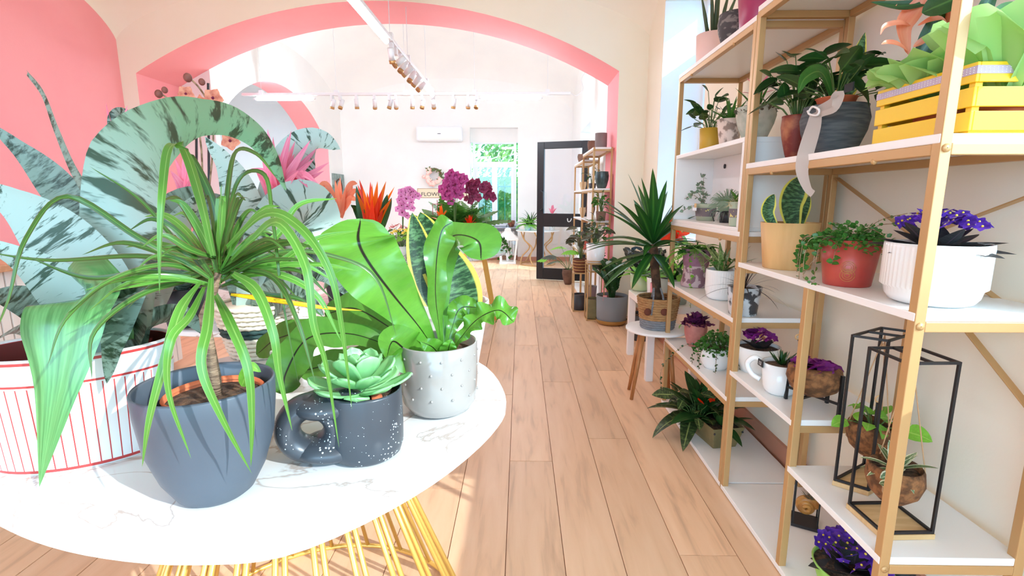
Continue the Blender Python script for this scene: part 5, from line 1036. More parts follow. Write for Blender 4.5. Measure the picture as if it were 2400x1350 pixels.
gz = thing('wrapped_foliage_plant', 'dark leaved plant wrapped in mint tissue at the crate end', 'plant', (1.06, 1.18, 1.394))
pot(gz, .045, .04, .08, 'terracotta'); tissue(gz, V((-.01, -.02, 0)), 8, .125, .20, 5, .08, (2.8, 7.4))
Yg = 1.2
for pts, w_, mt in (([(2330, 120, Yg), (2370, 60, Yg), (2430, 20, Yg)], 70, 'lf_dark'), ([(2320, 60, Yg-.03), (2360, 20, Yg-.04), (2430, 10, Yg-.05)], 34, 'lf_mid'), ([(2290, 110, Yg), (2320, 70, Yg), (2380, 55, Yg)], 20, 'lf_velvet'), ([(2330, 100, Yg), (2390, 90, Yg-.03), (2440, 110, Yg-.04)], 60, 'lf_velvet'), ([(2300, 90, Yg), (2310, 20, Yg), (2340, -30, Yg)], 40, 'lf_dark')): pxleaf(gz, pts, w_, mt, lance)
# -- board 1.0
r, rt, h, k = sh('potted_snake_plant', 'short snake plant in a smooth light wooden pot', 1842, .975, 1.0, 124, 100, 106, 'pot_wood', soil=.93); Ys = r.location.y
pxleaf(r, [(1860, 530, Ys), (1855, 480, Ys), (1868, 440, Ys), (1878, 412, Ys)], 64, 'lf_snake', snk, (.2, -1, .1), .2, 6); pxleaf(r, [(1815, 530, Ys), (1800, 500, Ys), (1805, 475, Ys), (1815, 455, Ys)], 32, 'lf_snake', snk, (.1, -1, .1), .2, 6); pxleaf(r, [(1875, 530, Ys+.02), (1885, 490, Ys+.02), (1898, 460, Ys+.02)], 36, 'lf_snake', snk, (.4, -1, .1), .2, 6)
r, rt, h, k = sh('potted_wire_vine', 'red pot with gold print overflowing with tiny leaved vine', 1983, .965, 1.0, 122, 96, 106, 'pot_red', soil=.92)
a_ = math.atan2(-r.location.y, -r.location.x); fd = V((math.cos(a_), math.sin(a_), 0)); sd_ = V((-fd.y, fd.x, 0)); mb = MB()
for cz, R_ in ((.058, .018), (.058, .013), (.036, .018), (.036, .012), (.058, .008), (.036, .006)):
    mb.tube([fd*(rt*(.8+.2*(cz+R_*math.sin(g))/h)*math.sqrt(max(.2, 1-(R_*math.cos(g)/rt)**2))+.0004)+sd_*(R_*math.cos(g))+V((0, 0, cz+R_*math.sin(g))) for g in [i*math.pi/10 for i in range(21)]], .0007, 4)
mb.build('gold_print', 'gold_print', r)
dense(r, 620, rt*1.35, .055, .017, 'lf_mid', h, seed=31, over=.03)
for i, q in enumerate((2.4, 2.8, 3.2, 3.6, 4.0, 2.0, 2.6, 3.0)): vine(r, [(rt*.7*math.cos(q), rt*.7*math.sin(q), h+.02), (rt*1.35*math.cos(q), rt*1.35*math.sin(q)+.03, h+.01), (rt*1.45*math.cos(q), rt*1.45*math.sin(q)+.04, h-.04), (rt*1.4*math.cos(q), rt*1.4*math.sin(q)+.045, max(.006, h-.06-.02*(i % 4)))], .017, 'lf_mid', 15, i+50)
for i, (dx, dy, dz) in enumerate(((.03, -.16, .09), (.05, -.14, .06), (.02, -.10, .03), (.0, .12, .05), (-.03, .14, .0))): vine(r, [(0, 0, h), (dx*.5, dy*.5, h+dz*.4+.03), (dx, dy, h+dz)], .012, 'lf_mid', 9, i+70)
vine(r, [(-rt, .02, h-.03), (-rt*1.3, .05, .02), (-rt*1.2, .02, .004), (-rt*1.25, -.03, .004)], .012, 'lf_mid', 8, 90)
r, rt, h, k = sh('potted_african_violet', 'deep violet african violet in a white fluted pot on shelf end', 2177, 1.0, 1.0, 198, 176, 140, 'ceramic_white', 'cyl', ribs=56)
rosette(r, 18, .135, .065, (.12, .6), .25, 'lf_velvet', h, prof=ovate, k=3, ns=4); flowers(r, 46, .085, .05, .017, 'violet', h+.04, seed=3)
# -- board .545
r, rt, h, k = sh('potted_african_violet', 'magenta purple violet in a low white ribbed bowl', 1772, .985, .545, 96, 70, 60, 'ceramic_white', 'bowl')
rosette(r, 14, .10, .055, (.05, .5), .4, 'lf_velvet', h, prof=ovate, k=2); flowers(r, 30, .06, .05, .020, 'purple', h+.03, seed=5, eye=None)
r, rt, h, k = sh('potted_haworthia', 'small haworthia in white jug-shaped pot with a price tag', 1825, .955, .545, 84, 66, 74, 'ceramic_white', 'cyl')
mb = MB(); mb.tube(spline([(-rt*.7, rt*.6, h*.98), (-rt*1.05, rt*.85, h*1.12), (-rt*1.35, rt*1.1, h*.85), (-rt*1.15, rt*.9, h*.5), (-rt*.8, rt*.6, h*.36)], 18), .010, 8); mb.build('jug_handle', 'ceramic_white', r)
rosette(r, 20, .075, .019, (.5, 1.25), -.2, 'lf_dark', h, prof=taper, k=3)
tg = r.location+V((-rt*1.05, rt*.15, h+.006)); MB().box(tg+V((-.003, -.018, -.012)), tg+V((0, .018, .012))).build('price_tag', 'tag_black', r, True, False); text('13', .019, tg+V((-.0035, .011, -.007)), 'white_lacq', r, (math.pi/2, 0, -math.pi/2), .0003, 'tag_number')
r = thing('coconut_planter', 'coconut shell planter with purple flowers on black stand', 'plant', along(1900, .995, .545)); r.scale = (1.38, 1.38, 1.15)
MB().lathe([(.0005, .045), (.03, .047), (.052, .065), (.062, .095), (.058, .125), (.048, .135), (.045, .13), (.05, .1)], 30, wob=.015).build('coconut_shell', 'coconut', r); MB().lathe([(.05, .118), (.001, .124)], 20).build('soil', 'soil', r)
for i in range(4): a = .5+i*math.pi/2; MB().bar((.066*math.cos(a), .066*math.sin(a), 0), (.066*math.cos(a), .066*math.sin(a), .125), .007).build('stand_leg', 'black', r, False, False)
for a in (.5, .5+math.pi/2): MB().bar((.066*math.cos(a), .066*math.sin(a), .04), (-.066*math.cos(a), -.066*math.sin(a), .04), .006).build('stand_bar', 'black', r, False, False)
flowers(r, 30, .05, .022, .016, 'purple', .122, seed=6, eye=None); rosette(r, 8, .06, .03, (.0, .4), .5, 'lf_velvet', .122, prof=ovate, k=2)
MB().bar((.0, .02, .12), (-.01, .06, .19), .012, .003).build('price_clip', 'tag_black', r, False, False); MB().tube([(-.01+.008*math.cos(g), .066, .196+.008*math.sin(g)) for g in [i*math.pi/6 for i in range(13)]], .002, 5).build('clip_ring', 'pine', r)
# -- board .39: two wire frames with hanging coconuts
def wire_frame(label, c4, z, H_, leafset, seed, hang=.0):
    A_, B_, C_ = [V((q.x, q.y, 0)) for q in c4]; D_ = A_+C_-B_; ce = (A_+C_)/2; r = thing('wire_hanging_planter', label, 'plant', (ce.x, ce.y, z)); Q = [q-ce for q in (A_, B_, C_, D_)]
    bs = [q*1.08 for q in Q]; mb = MB(); mb.add([q for q in bs]+[q+V((0, 0, .014)) for q in bs], [(3, 2, 1, 0), (4, 5, 6, 7)]+[(i, (i+1) % 4, 4+(i+1) % 4, 4+i) for i in range(4)]); mb.build('wooden_base', 'pine', r, False, False)
    for i in range(4):
        for zz in (.018, H_): MB().bar(Q[i]+V((0, 0, zz)), Q[(i+1) % 4]+V((0, 0, zz)), .0065).build('frame_bar', 'black', r, False, False)
        MB().bar(Q[i]+V((0, 0, .014)), Q[i]+V((0, 0, H_+.003)), .0065).build('frame_bar', 'black', r, False, False)
    m1, m2 = (Q[0]+Q[3])/2, (Q[1]+Q[2])/2; MB().bar(m1+V((0, 0, H_)), m2+V((0, 0, H_)), .0065).build('hanging_bar', 'black', r, False, False)
    zc = .035+hang; cs = MB(); cs.lathe([(.0005, zc), (.03, zc+.004), (.055, zc+.03), (.066, zc+.066), (.063, zc+.098), (.058, zc+.105), (.054, zc+.098), (.056, zc+.07)], 30, wob=.02); cs.build('coconut_shell', 'coconut', r); MB().lathe([(.056, zc+.088), (.001, zc+.092)], 20).build('soil', 'soil', r)
    tp = V((0, 0, H_-.004))
    for i in range(3):
        a = 2.1*i+.6+seed; MB().tube([tp, V((.06*math.cos(a), .06*math.sin(a), zc+.1)), V((.064*math.cos(a), .064*math.sin(a), zc+.05)), V((.02*math.cos(a), .02*math.sin(a), zc-.002))], .0016, 5).build('string', 'rope', r)
    MB().ball(tp+V((0, 0, -.03)), .006, 7, 5).build('knot', 'rope', r)
    return r, zc+.09
q4 = [atz(1957, 1126, .405), atz(2035, 1150, .405), atz(2100, 1112, .405)]
r, zc = wire_frame('coconut with lime heart leaves hanging in the rear black frame', q4, .391, .47, None, 0, .055)
leafy(r, 12, .085, .07, .06, .05, 'lf_light', zc, seed=41, low=.1, droop=1.3); MB().ball((.05, .06, .02), .012, 6, 4, sc=(1.6, .7, .7)).build('dry_leaf', 'coconut', r)
MB().bar((-.02, -.04, zc), (-.03, -.05, zc+.10), .012, .003).build('price_clip', 'tag_black', r, False, False); MB().tube([(-.03+.01*math.cos(g), -.05, zc+.11+.01*math.sin(g)) for g in [i*math.pi/6 for i in range(13)]], .002, 5).build('clip_ring', 'pine', r)
q4 = [atz(1991, 1182, .405), atz(2070, 1252, .405), atz(2184, 1250, .405)]
r, zc = wire_frame('coconut with white striped leaves hanging in the front black frame', q4, .391, .47, None, 1, .03)
rosette(r, 14, .095, .026, (.2, 1.1), .9, 'lf_varieg', zc, prof=lance, k=3); vine(r, [(0, 0, zc), (-.04, -.04, zc+.04), (-.06, -.06, zc-.02)], .03, 'lf_varieg', 6, 4)
# -- floor board of the near unit
p = atz(1885, 1225, .026); r = thing('snail_stand', 'small black wire stand with snail shell and air plant', 'ornament', (p.x, p.y, .026), rz=-.5)
MB().box((-.045, -.045, 0), (.045, .045, .012)).build('base_plate', 'black_satin', r, False, False)
for a, b_ in (((-.04, -.04, 0), (-.04, -.04, .2)), ((.04, .04, 0), (.04, .04, .2)), ((-.04, -.04, .2), (.04, .04, .2)), ((-.04, .04, .2), (.04, -.04, .2)), ((.04, -.04, 0), (.04, -.04, .2)), ((-.04, .04, 0), (-.04, .04, .2))): MB().bar(a, b_, .005).build('wire', 'black', r, False, False)
M('snail', G(206, 150, 76), .35, col2=G(170, 110, 50), nscale=30)
mb = MB(); P = []; rs = []
for i in range(60): g = i*.26; q = .034*math.exp(-.07*g*1.0); P.append(V((q*math.cos(g)*.8, -.006*g*.35+.01, .07+q*math.sin(g)*.8))); rs.append(q*.55)
mb.tube(P, rs, 10); mb.build('snail_shell', 'snail', r); mb = MB()
for i in range(60):
    d = V((rg.gauss(0, .7), rg.gauss(0, .7), 1)).normalized(); b0 = V((.01, .0, .1)); mb.ribbon([b0, b0+d*.03, b0+d*.045], .0015, taper, (0, -1, .3), 0, 1, seg=3)
mb.build('air_plant', 'moss', r)['kind'] = 'stuff'
r, rt, h, k = potted('potted_african_violet', 'large violet african violet in a lime green pot by floor', 1985, 1425, .026, 165, 120, 70, 'pot_lime')
rosette(r, 20, .13, .07, (.15, .8), .3, 'lf_velvet', h, prof=ovate, k=3, ns=4); flowers(r, 46, .10, .07, .021, 'violet', h+.035, seed=13)
r, rt, h, k = potted('flower_pot', 'small black pot under the lowest shelf board corner', 2105, 1395, .026, 52, 46, 60, 'black_satin', cat='pot')
# ================================================================ RIGHT SIDE, IN FRONT OF THE ARCH
M('oak', G(190, 128, 74), .55, col2=G(168, 108, 60), nscale=8, stretch=(6, 6, 1)); M('jute', G(198, 152, 100), .95, col2=G(168, 122, 76), nscale=40, bump=.7, bscale=70, stretch=(1, 1, 5)); M('jute_grey', G(150, 152, 156), .95, col2=G(126, 128, 132), nscale=40, bump=.7, bscale=70, stretch=(1, 1, 5)); M('felt_brown', G(110, 58, 40), .9)
sx_, sy_ = .86, 3.08
st_ = thing('round_stool', 'small round white topped stool with wooden legs under the yucca', 'stool', (sx_, sy_, 0))
MB().lathe([(.001, .436), (.185, .436), (.192, .441), (.192, .45), (.187, .454), (.001, .454)], 48).build('seat', 'white_lacq', st_)
for a in (2.5, 3.55, 5.3, .7): MB().tube([(.10*math.cos(a), .10*math.sin(a), .437), (.17*math.cos(a), .17*math.sin(a), 0)], [.016, .011], 8).build('leg', 'oak', st_)
yu = thing('potted_yucca', 'tall spiky yucca in a jute basket with grey base on stool', 'plant', (sx_, sy_, .455)); H_ = .20
for j in range(13):
    z = .008+j*.0152; q = .098+.026*j/12; MB().tube([(q*math.cos(i*math.pi/16), q*math.sin(i*math.pi/16), z) for i in range(33)], .0088, 6).build('basket_coil', 'jute_grey' if j < 4 else 'jute', yu)
MB().lathe([(.001, .001), (.093, .001), (.118, .165), (.001, .17)], 24).build('soil', 'soil', yu)
for s_ in (-1, 1):
    MB().tube(spline([(-.03+s_*.035, -.1, .10), (-.03+s_*.03, -.11, .20), (-.03+s_*.02, -.07, .26), (-.03+s_*.035+.01, -.05, .20)], 12), .006, 5).build('strap', 'jute_grey', yu)
    MB().lathe([(.001, 0), (.022, 0), (.022, .006), (.001, .006)], 12, (0, 0, 0)).build('felt_heart', 'felt_brown', yu).matrix_local = Matrix.Translation((-.045+s_*.05, -.122, .125)) @ Matrix.Rotation(math.pi/2, 4, 'X')
tr0 = V((-.05, 0, .52)); MB().tube(spline([(-.005, 0, .16), (-.015, 0, .26), (-.035, 0, .40), tr0], 14), [.027]*15, 10).build('trunk', 'bark', yu)
Mleaf('lf_yucca', G(34, 84, 32), mid=G(70, 130, 50), midw=.12, rough=.35, transl=.2, bscale=(8, 1.5), bamt=(.3, .7))
for n_, l_, e_, de, z in ((9, .46, 1.25, .25, .02), (13, .47, .85, .5, .0), (13, .46, .35, .7, -.02), (10, .38, -.2, .6, -.05)):
    me_ = leafmesh(l_, .058, e_, de, 'lf_yucca', lance, .35, seg=10)
    for i in range(n_): a = i*2*math.pi/n_+z*40+random.uniform(-.2, .2); inst('leaf', me_, yu, tr0+V((0, 0, z)), (random.uniform(-.12, .12), random.uniform(-.12, .12), a), random.uniform(.85, 1.12)*(1-.3*max(0, math.cos(a))))
bh = thing('white_bench', 'low white square legged bench beside the wall', 'bench', (1.05, 3.66, 0)); bz = .53
MB().box((.87, 3.33, bz-.05), (1.225, 3.98, bz)).build('top', 'white_lacq', bh, True, False, .003)
for x_ in (.87, 1.175):
    for y_ in (3.33, 3.93): MB().box((x_, y_, 0), (x_+.05, y_+.05, bz-.05)).build('leg', 'white_lacq', bh, True, False, .002)
M('pot_celadon', G(188, 204, 160), .2, coat=.5); M('pot_bucket', G(160, 172, 162), .4); M('pot_rosa', G(226, 140, 146), .5)
r, rt, h, k = potted('potted_dieffenbachia', 'lime leaved plant in a glossy celadon pot on bench', 1500, 684, bz, 48, 44, 40, 'pot_celadon', 'cyl'); rosette(r, 10, .20, .09, (.2, 1.1), 1.0, 'lf_light', h, prof=ovate, k=3, ns=4); rosette(r, 6, .14, .05, (.3, 1.0), .6, 'lf_grey', h, prof=ovate, k=2)
r, rt, h, k = potted('flower_pot', 'small pink pot between celadon pot and bucket', 1520, 692, bz, 24, 20, 42, 'pot_rosa', cat='pot', rest=(.965, 3.55, bz))
r, rt, h, k = potted('potted_rubber_plant', 'dark foliage plant in a large grey green bucket on bench', 1578, 690, bz, 78, 62, 60, 'pot_bucket', rest=(1.07, 3.48, bz)); rosette(r, 12, .24, .06, (.4, 1.2), .7, 'lf_dark', h, prof=lance, k=3); leafy(r, 14, .14, .12, .08, .05, 'lf_light', h, seed=51)
r, rt, h, k = potted('potted_anthurium', 'anthurium with a red and pale green bloom behind the yucca', 1560, 690, bz, 40, 34, 40, 'ceramic_white', rest=(1.03, 3.80, bz)); Ya = r.location.y
for (x, y, w_, mt) in ((1592, 540, 62, 'lf_red'), (1590, 566, 34, 'lf_succ'), (1570, 555, 34, 'lf_red')): pxleaf(r, [(x-22, y+10, Ya), (x, y-6, Ya-.02), (x+24, y+8, Ya-.02)], w_, mt, ovate, (0, -1, .2), name='spathe')
MB().tube([(0, 0, h), (.03, -.02, .35)], .004, 5).build('flower_stem', 'stem_green', r); rosette(r, 8, .15, .08, (.5, 1.0), .8, 'lf_mid', h, prof=ovate, k=3, ns=4)
# raven ZZ behind the bench
r, rt, h, k = potted('potted_raven_zz', 'blackish upright plant behind the bench by the wall', 1475, 745, 0, 60, 50, 60, 'pot_dark', rest=(1.09, 4.42, 0))
M('lf_black', G(34, 40, 30), .3)
for i in range(9):
    a = i*.7; P = spline([(0, 0, h), (.05*math.cos(a), .05*math.sin(a), h+.3), (.17*math.cos(a), .17*math.sin(a), h+.58)], 14); mb = MB(); mb.tube(P, .006, 5)
    for j in range(3, 15):
        for s_ in (-1, 1): d = V((-math.sin(a)*s_, math.cos(a)*s_, .4)).normalized(); mb.ribbon([P[j], P[j]+d*.04, P[j]+d*.085], .035, ovate, (0, -1, .6), .2, 2, seg=4)
    mb.build('frond', 'lf_black', r)
# ZZ plant on the floor
M('pot_stone', G(128, 128, 130), .7); M('gold_band', G(176, 134, 72), .4, metal=.4)
r, rt, h, k = potted('potted_zz_plant', 'glossy dark plant in a grey pot with gold foot on floor', 1432, 766, 0, 72, 68, 68, 'pot_stone', 'cyl')
MB().lathe([(rt*.705, .0005), (rt*.90*1.012, .012), (rt*.97*1.012, .03), (rt*1.006, .052)], 36).build('gold_foot', 'gold_band', r)
for i in range(11):
    a = i*2.4; q = .06+.1*((i*37) % 10)/10; l_ = .25+.13*((i*53) % 10)/10; P = spline([(.02*math.cos(a), .02*math.sin(a), h), (q*.5*math.cos(a), q*.5*math.sin(a), h+l_*.6), (q*1.3*math.cos(a), q*1.3*math.sin(a), h+l_)], 12); mb = MB(); mb.tube(P, [.009*(1-.6*j/12) for j in range(13)], 5)
    for j in range(3, 13):
        for s_ in (-1, 1): d = V((-math.sin(a)*s_, math.cos(a)*s_, .55)).normalized(); mb.ribbon([P[j], P[j]+d*.04, P[j]+d*.075], .036, ovate, (0, -1, .7), .25, 2, seg=4)
    mb.build('frond', 'lf_dark', r)
MB().box((-rt*.7, -rt*.72, h-.01), (-rt*.45, -rt*.7, h+.045)).build('price_card', 'flower_pink', r, False, False); MB().ball((-.05, -.05, h+.36), .03, 6, 4, sc=(1.2, .6, .8)).build('fabric_bow', 'pot_bucket', r)
# gold wire plant stands
def wire_stand(label, x, y, a, z, th=.012):
    r = thing('plant_stand', label, 'stand', (x, y, 0), 'gold wire plant stands')
    for z_ in (th/2, z-th/2):
        for p_, q_ in (((-a, -a), (a, -a)), ((a, -a), (a, a)), ((a, a), (-a, a)), ((-a, a), (-a, -a))): MB().bar((*p_, z_), (*q_, z_), th).build('bar', 'gold', r, False, False)
    for sx1 in (-1, 1):
        for sy1 in (-1, 1): MB().bar((sx1*a, sy1*a, 0), (sx1*a, sy1*a, z), th).build('leg', 'gold', r, False, False)
    MB().box((-a, -a, z-.003), (a, a, z+.002)).build('top_plate', 'gold', r, False, False); return r
wire_stand('taller gold wire stand carrying the white pot', .775, 5.18, .085, .60); wire_stand('shorter gold wire stand carrying the striped basket pot', .675, 5.60, .08, .44)
M('pot_striped', G(206, 166, 96), .7, col2=G(60, 44, 34), nscale=1)
r = thing('potted_ficus', 'grey leaved rubber plant in striped basket pot on short stand', 'plant', (.675, 5.60, .443)); 
for j in range(9): z = .008+j*.0165; q = .066+.012*min(1, j/5); MB().tube([(q*math.cos(i*math.pi/12), q*math.sin(i*math.pi/12), z) for i in range(25)], .0092, 5).build('basket_coil', 'jute' if j % 2 else 'felt_brown', r)
MB().lathe([(.001, .001), (.06, .001), (.074, .14), (.001, .145)], 20).build('soil', 'soil', r); Mleaf('lf_rubber', G(66, 74, 58), mid=G(110, 110, 84), band=G(96, 100, 80), rough=.3, transl=.1, bscale=(2, 4)); leafy(r, 26, .14, .40, .15, .07, 'lf_rubber', .14, seed=61, low=.3)
r, rt, h, k = potted('potted_philodendron', 'leafy plant in a large white pot on the tall gold stand', 0, 0, .602, 44, 40, 44, 'ceramic_white', rest=(.775, 5.18, .602)); MB().tube([(rt*1.05*math.cos(i*math.pi/12), rt*1.05*math.sin(i*math.pi/12), .02) for i in range(25)], .005, 5).build('gold_ring', 'gold', r); leafy(r, 30, .12, .30, .10, .06, 'lf_rubber', h, seed=66, low=.25); leafy(r, 12, .10, .34, .08, .05, 'lf_mid', h, seed=67, low=.3)
potted('flower_pot', 'olive grey pot standing inside the tall gold stand', 0, 0, .014, 40, 34, 46, 'pot_olive', rest=(.775, 5.18, .014), cat='pot')
potted('flower_pot', 'dark brown pot standing inside the short gold stand', 0, 0, .014, 34, 30, 36, 'pot_dark', rest=(.675, 5.60, .014), cat='pot')
# slim shelf: top, middle, lower boards
M('pot_brown', G(122, 88, 70), .8, col2=G(100, 70, 56), nscale=12); M('pot_greyfelt', G(134, 124, 122), .9); M('pot_teal', G(54, 72, 72), .25, col2=G(84, 100, 96), nscale=12); M('pot_sand', G(206, 176, 140), .8); M('pot_coral', G(236, 110, 104), .5)
def slim(name, label, px, z, wt, wb, hp, mat, style='taper', **kk): return potted(name, label, 0, 0, z, wt, wb, hp, mat, style, rest=along(px, kk.pop('X', .858), z), **kk)
slim('flower_pot', 'tall grey felt cylinder pot on the slim shelf top', 1408, 1.782, 28, 28, 36, 'pot_greyfelt', 'cyl', cat='pot', X=.87)
slim('flower_pot', 'brown rounded pot next to the grey cylinder pot', 1387, 1.782, 20, 16, 30, 'pot_brown', 'bulge', cat='pot')
slim('flower_pot', 'wide dark brown pot at far end of the slim shelf top', 1367, 1.722, 26, 22, 22, 'pot_brown', 'bulge', cat='pot')
r, rt, h, k = slim('potted_schlumbergera', 'dark drooping plant under the slim shelf top', 1388, 1.382-.02, 18, 14, 14, 'pot_dark'); leafy(r, 20, .10, .24, .09, .035, 'lf_dark', h, seed=71, low=.2)
slim('flower_pot', 'deep teal glazed pot on the slim shelf', 1410, 1.362, 30, 26, 38, 'pot_teal', 'bulge', cat='pot', X=.87)
slim('flower_pot', 'bulbous brown vase left of the teal pot', 1383, 1.022, 22, 14, 26, 'pot_brown', 'bulge', cat='vase')
slim('flower_pot', 'sandy round vase on the farthest shelf board', 1366, 1.362, 16, 11, 20, 'pot_sand', 'bulge', cat='vase')
slim('flower_pot', 'second sandy vase lower on the farthest shelf', 1365, 1.002, 15, 10, 22, 'pot_sand', 'bulge', cat='vase')
mb_ = MB().box((TX0+.01, 5.43, 1.022), (TX0+.025, 5.86, 1.34)); o = mb_.build('white_panel', 'white_lacq', mid, True, False)
r, rt, h, k = slim('potted_jade', 'upright leafy jade plant in the slim shelf middle', 1408, 1.022, 24, 20, 22, 'pot_brown', X=.84); leafy(r, 24, .07, .22, .07, .04, 'lf_mid', h, seed=74, low=.2)
r, rt, h, k = slim('potted_calathea', 'small plant in a coral pot on the slim shelf', 1371, .602, 18, 15, 20, 'pot_coral', X=.84); leafy(r, 16, .09, .14, .09, .04, 'lf_mid', h, seed=76, low=.2)
r, rt, h, k = slim('potted_peperomia', 'round leaved plant in brown pot on the farthest shelf', 1361, .602, 18, 15, 20, 'pot_brown', X=.84); leafy(r, 16, .09, .12, .07, .05, 'lf_dark', h, seed=77, low=.2)
r, rt, h, k = slim('potted_ivy', 'bushy plant in dark bowl on the lowest slim board', 1400, .502, 30, 24, 20, 'pot_dark', 'bowl', X=.84); leafy(r, 16, .07, .10, .07, .04, 'lf_dark', h, seed=78, low=.2)
slim('flower_pot', 'grey pot on the bottom board of the slim shelf', 1383, .042, 30, 26, 30, 'pot_greyfelt', cat='pot')
r, rt, h, k = potted('potted_fan_palm', 'young fan palm in a brown pot before the black door', 1331, 668, 0, 27, 20, 36, 'pot_brown', 'bulge')
for i in range(8):
    a = i*.85+2.2; l_ = .25+.05*(i % 3); tip = V((l_*math.cos(a), l_*math.sin(a), h+.12+.07*(i % 4))); MB().tube(spline([(0, 0, h), tip*.5+V((0, 0, .15)), tip], 8), .004, 4).build('stalk', 'stem_green', r); mb = MB()
    for j in range(9): b_ = a+(j-4)*.28; d = V((math.cos(b_), math.sin(b_), -.35)); mb.ribbon([tip, tip+d*.09, tip+d*.17], .05, lance, (0, -.4, 1), .2, 2, seg=4)
    mb.build('frond', 'lf_light' if i % 2 else 'lf_rubber', r)
# ================================================================ FAR ROOM
gt = thing('gold_side_table', 'round white table with curved gold legs by the far wall', 'table', (.33, 9.68, 0)); zt_ = .66
MB().lathe([(.001, zt_-.02), (.41, zt_-.02), (.42, zt_-.012), (.42, zt_), (.001, zt_)], 40).build('table_top', 'white_lacq', gt)
for i in range(6):
    a = i*math.pi/3+.3; MB().tube(spline([(.34*math.cos(a), .34*math.sin(a), zt_-.02), (.30*math.cos(a+.25), .30*math.sin(a+.25), .48), (.16*math.cos(a+.5), .16*math.sin(a+.5), .33), (.30*math.cos(a+.75), .30*math.sin(a+.75), .15), (.34*math.cos(a+1), .34*math.sin(a+1), .01)], 18), .013, 6).build('leg', 'gold', gt)
MB().tube([(.34*math.cos(i*math.pi/12), .34*math.sin(i*math.pi/12), .01) for i in range(25)], .012, 6).build('foot_ring', 'gold', gt)
M('pot_paleblue', G(196, 214, 246), .3)
def far(name, label, x, X, Y, wt, hp, mat, **kk): return potted(name, label, 0, 0, zt_, wt, wt*.85, hp, mat, rest=(X, Y, zt_))
r, rt, h, k = far('potted_spider_plant', 'green spider plant in pale blue pot on the far table', 0, .13, 9.5, 14, 15, 'pot_paleblue'); fern(r, 16, .32, .16, (.3, 1.1), 1.3, 'lf_light', h, pin=10, pw=1.3); rosette(r, 14, .3, .03, (.4, 1.2), 1.3, 'lf_palm', h, k=3)
r, rt, h, k = far('potted_papyrus', 'taller dark grassy plant at the back of far table', 0, .2, 9.58, 14, 15, 'ceramic_white'); rosette(r, 24, .42, .025, (.8, 1.4), 1.7, 'lf_dark', h, k=4)
r, rt, h, k = far('potted_aechmea', 'distant pink bromeliad seen through the door glass', 0, .60, 9.6, 14, 15, 'ceramic_white'); rosette(r, 10, .34, .05, (.3, .9), .8, 'lf_dark', h, k=3); bract_flower(r, h+.16, .16, .06, 7, ['lf_pinkbract'], tiers=3)
ln_ = thing('white_lantern', 'white wooden lantern with candle on floor under the window', 'lantern', (-.25, 9.86, 0))
for sx1 in (-1, 1):
    for sy1 in (-1, 1): MB().bar((sx1*.13, sy1*.13, .03), (sx1*.18, sy1*.18, .46), .035).build('post', 'white_lacq', ln_, False, False)
MB().box((-.16, -.16, 0), (.16, .16, .04)).build('base', 'white_lacq', ln_, False, False); MB().box((-.21, -.21, .46), (.21, .21, .49)).build('eave', 'white_lacq', ln_, False, False)
mb = MB(); mb.lathe([(.29, .49), (.09, .63), (.09, .66), (.06, .69), (.001, .70)], 4, rot=math.pi/4); mb.build('roof', 'white_lacq', ln_, False, False)
MB().tube([(.03*math.cos(i*.4), 0, .72+.03*math.sin(i*.4)) for i in range(17)], .005, 5).build('ring_handle', 'black_satin', ln_)
for sy1 in (-1, 1): MB().add([(-.13, sy1*.14, .05), (.13, sy1*.14, .05), (.17, sy1*.18, .46), (-.17, sy1*.18, .46)], [(0, 1, 2, 3)]).build('pane', 'glass', ln_, False, False)
MB().tube([(0, 0, .04), (0, 0, .2)], .035, 12).build('candle', 'ceramic_white', ln_)
M('copper_pot', G(150, 92, 66), .4, metal=.3, col2=G(110, 64, 48), nscale=20)
r = thing('copper_pot', 'little copper brown pot on the far window sill', 'pot', (-.19, YF+.03, .69)); pot(r, .075, .055, .13, 'copper_pot', 'bulge', soil=.8)
# ================================================================ ORCHID TABLE
Z3 = .75
def t3(name, label, X, Y, wt, hp, mat, wb=.8, style='taper'): return potted(name, label, 0, 0, Z3, wt, wt*wb, hp, mat, style, rest=(X, Y, Z3))
r, rt, h, k = t3('potted_palm', 'airy parlour palm rising above the orchid table', -.62, 4.95, 40, 34, 'ceramic_white'); fern(r, 26, .52, .34, (.75, 1.45), .95, 'lf_palm', h, pin=13, seed=5, k=4, pw=1.25, nrm=(-.5, 0, 1)); leafy(r, 26, .20, .26, .12, .06, 'lf_mid', h, seed=93, low=.2)
def orch(label, X, Y, tops, mat, fr=.036, n=9, base='pot_grey', leaf=True):
    r, rt, h, k = t3('potted_orchid', label, X, Y, 26, 28, base); st = []
    for (x, y, x2, y2) in tops: q = atY(x, y, Y)-r.location; q2 = atY(x2, y2, Y)-r.location; st.append([(0, 0, h), (q.x*.35, 0, h+(q.z-h)*.7), q, (q+q2)/2+V((0, 0, .02)), q2])
    orchid(r, st, fr, mat, h, n=n, L=.2, seed=int(X*-100)); return r
orch('magenta orchid in full bloom left of the far window', -.62, 4.7, [(1068, 408, 1042, 452), (1085, 425, 1060, 450), (1062, 412, 1050, 470), (1075, 420, 1072, 455)], 'magenta', .05, 8)
orch('wine red orchid in front of the far window', -.47, 4.85, [(1108, 428, 1098, 470), (1112, 430, 1150, 462), (1100, 425, 1115, 465), (1130, 432, 1148, 458)], 'orchid_wine', .042, 7)
orch('pale lilac orchid at the left end of the orchid table', -1.12, 4.75, [(950, 440, 938, 498), (955, 445, 962, 490), (945, 450, 950, 505), (958, 450, 975, 462)], 'lilac', .04, 7)
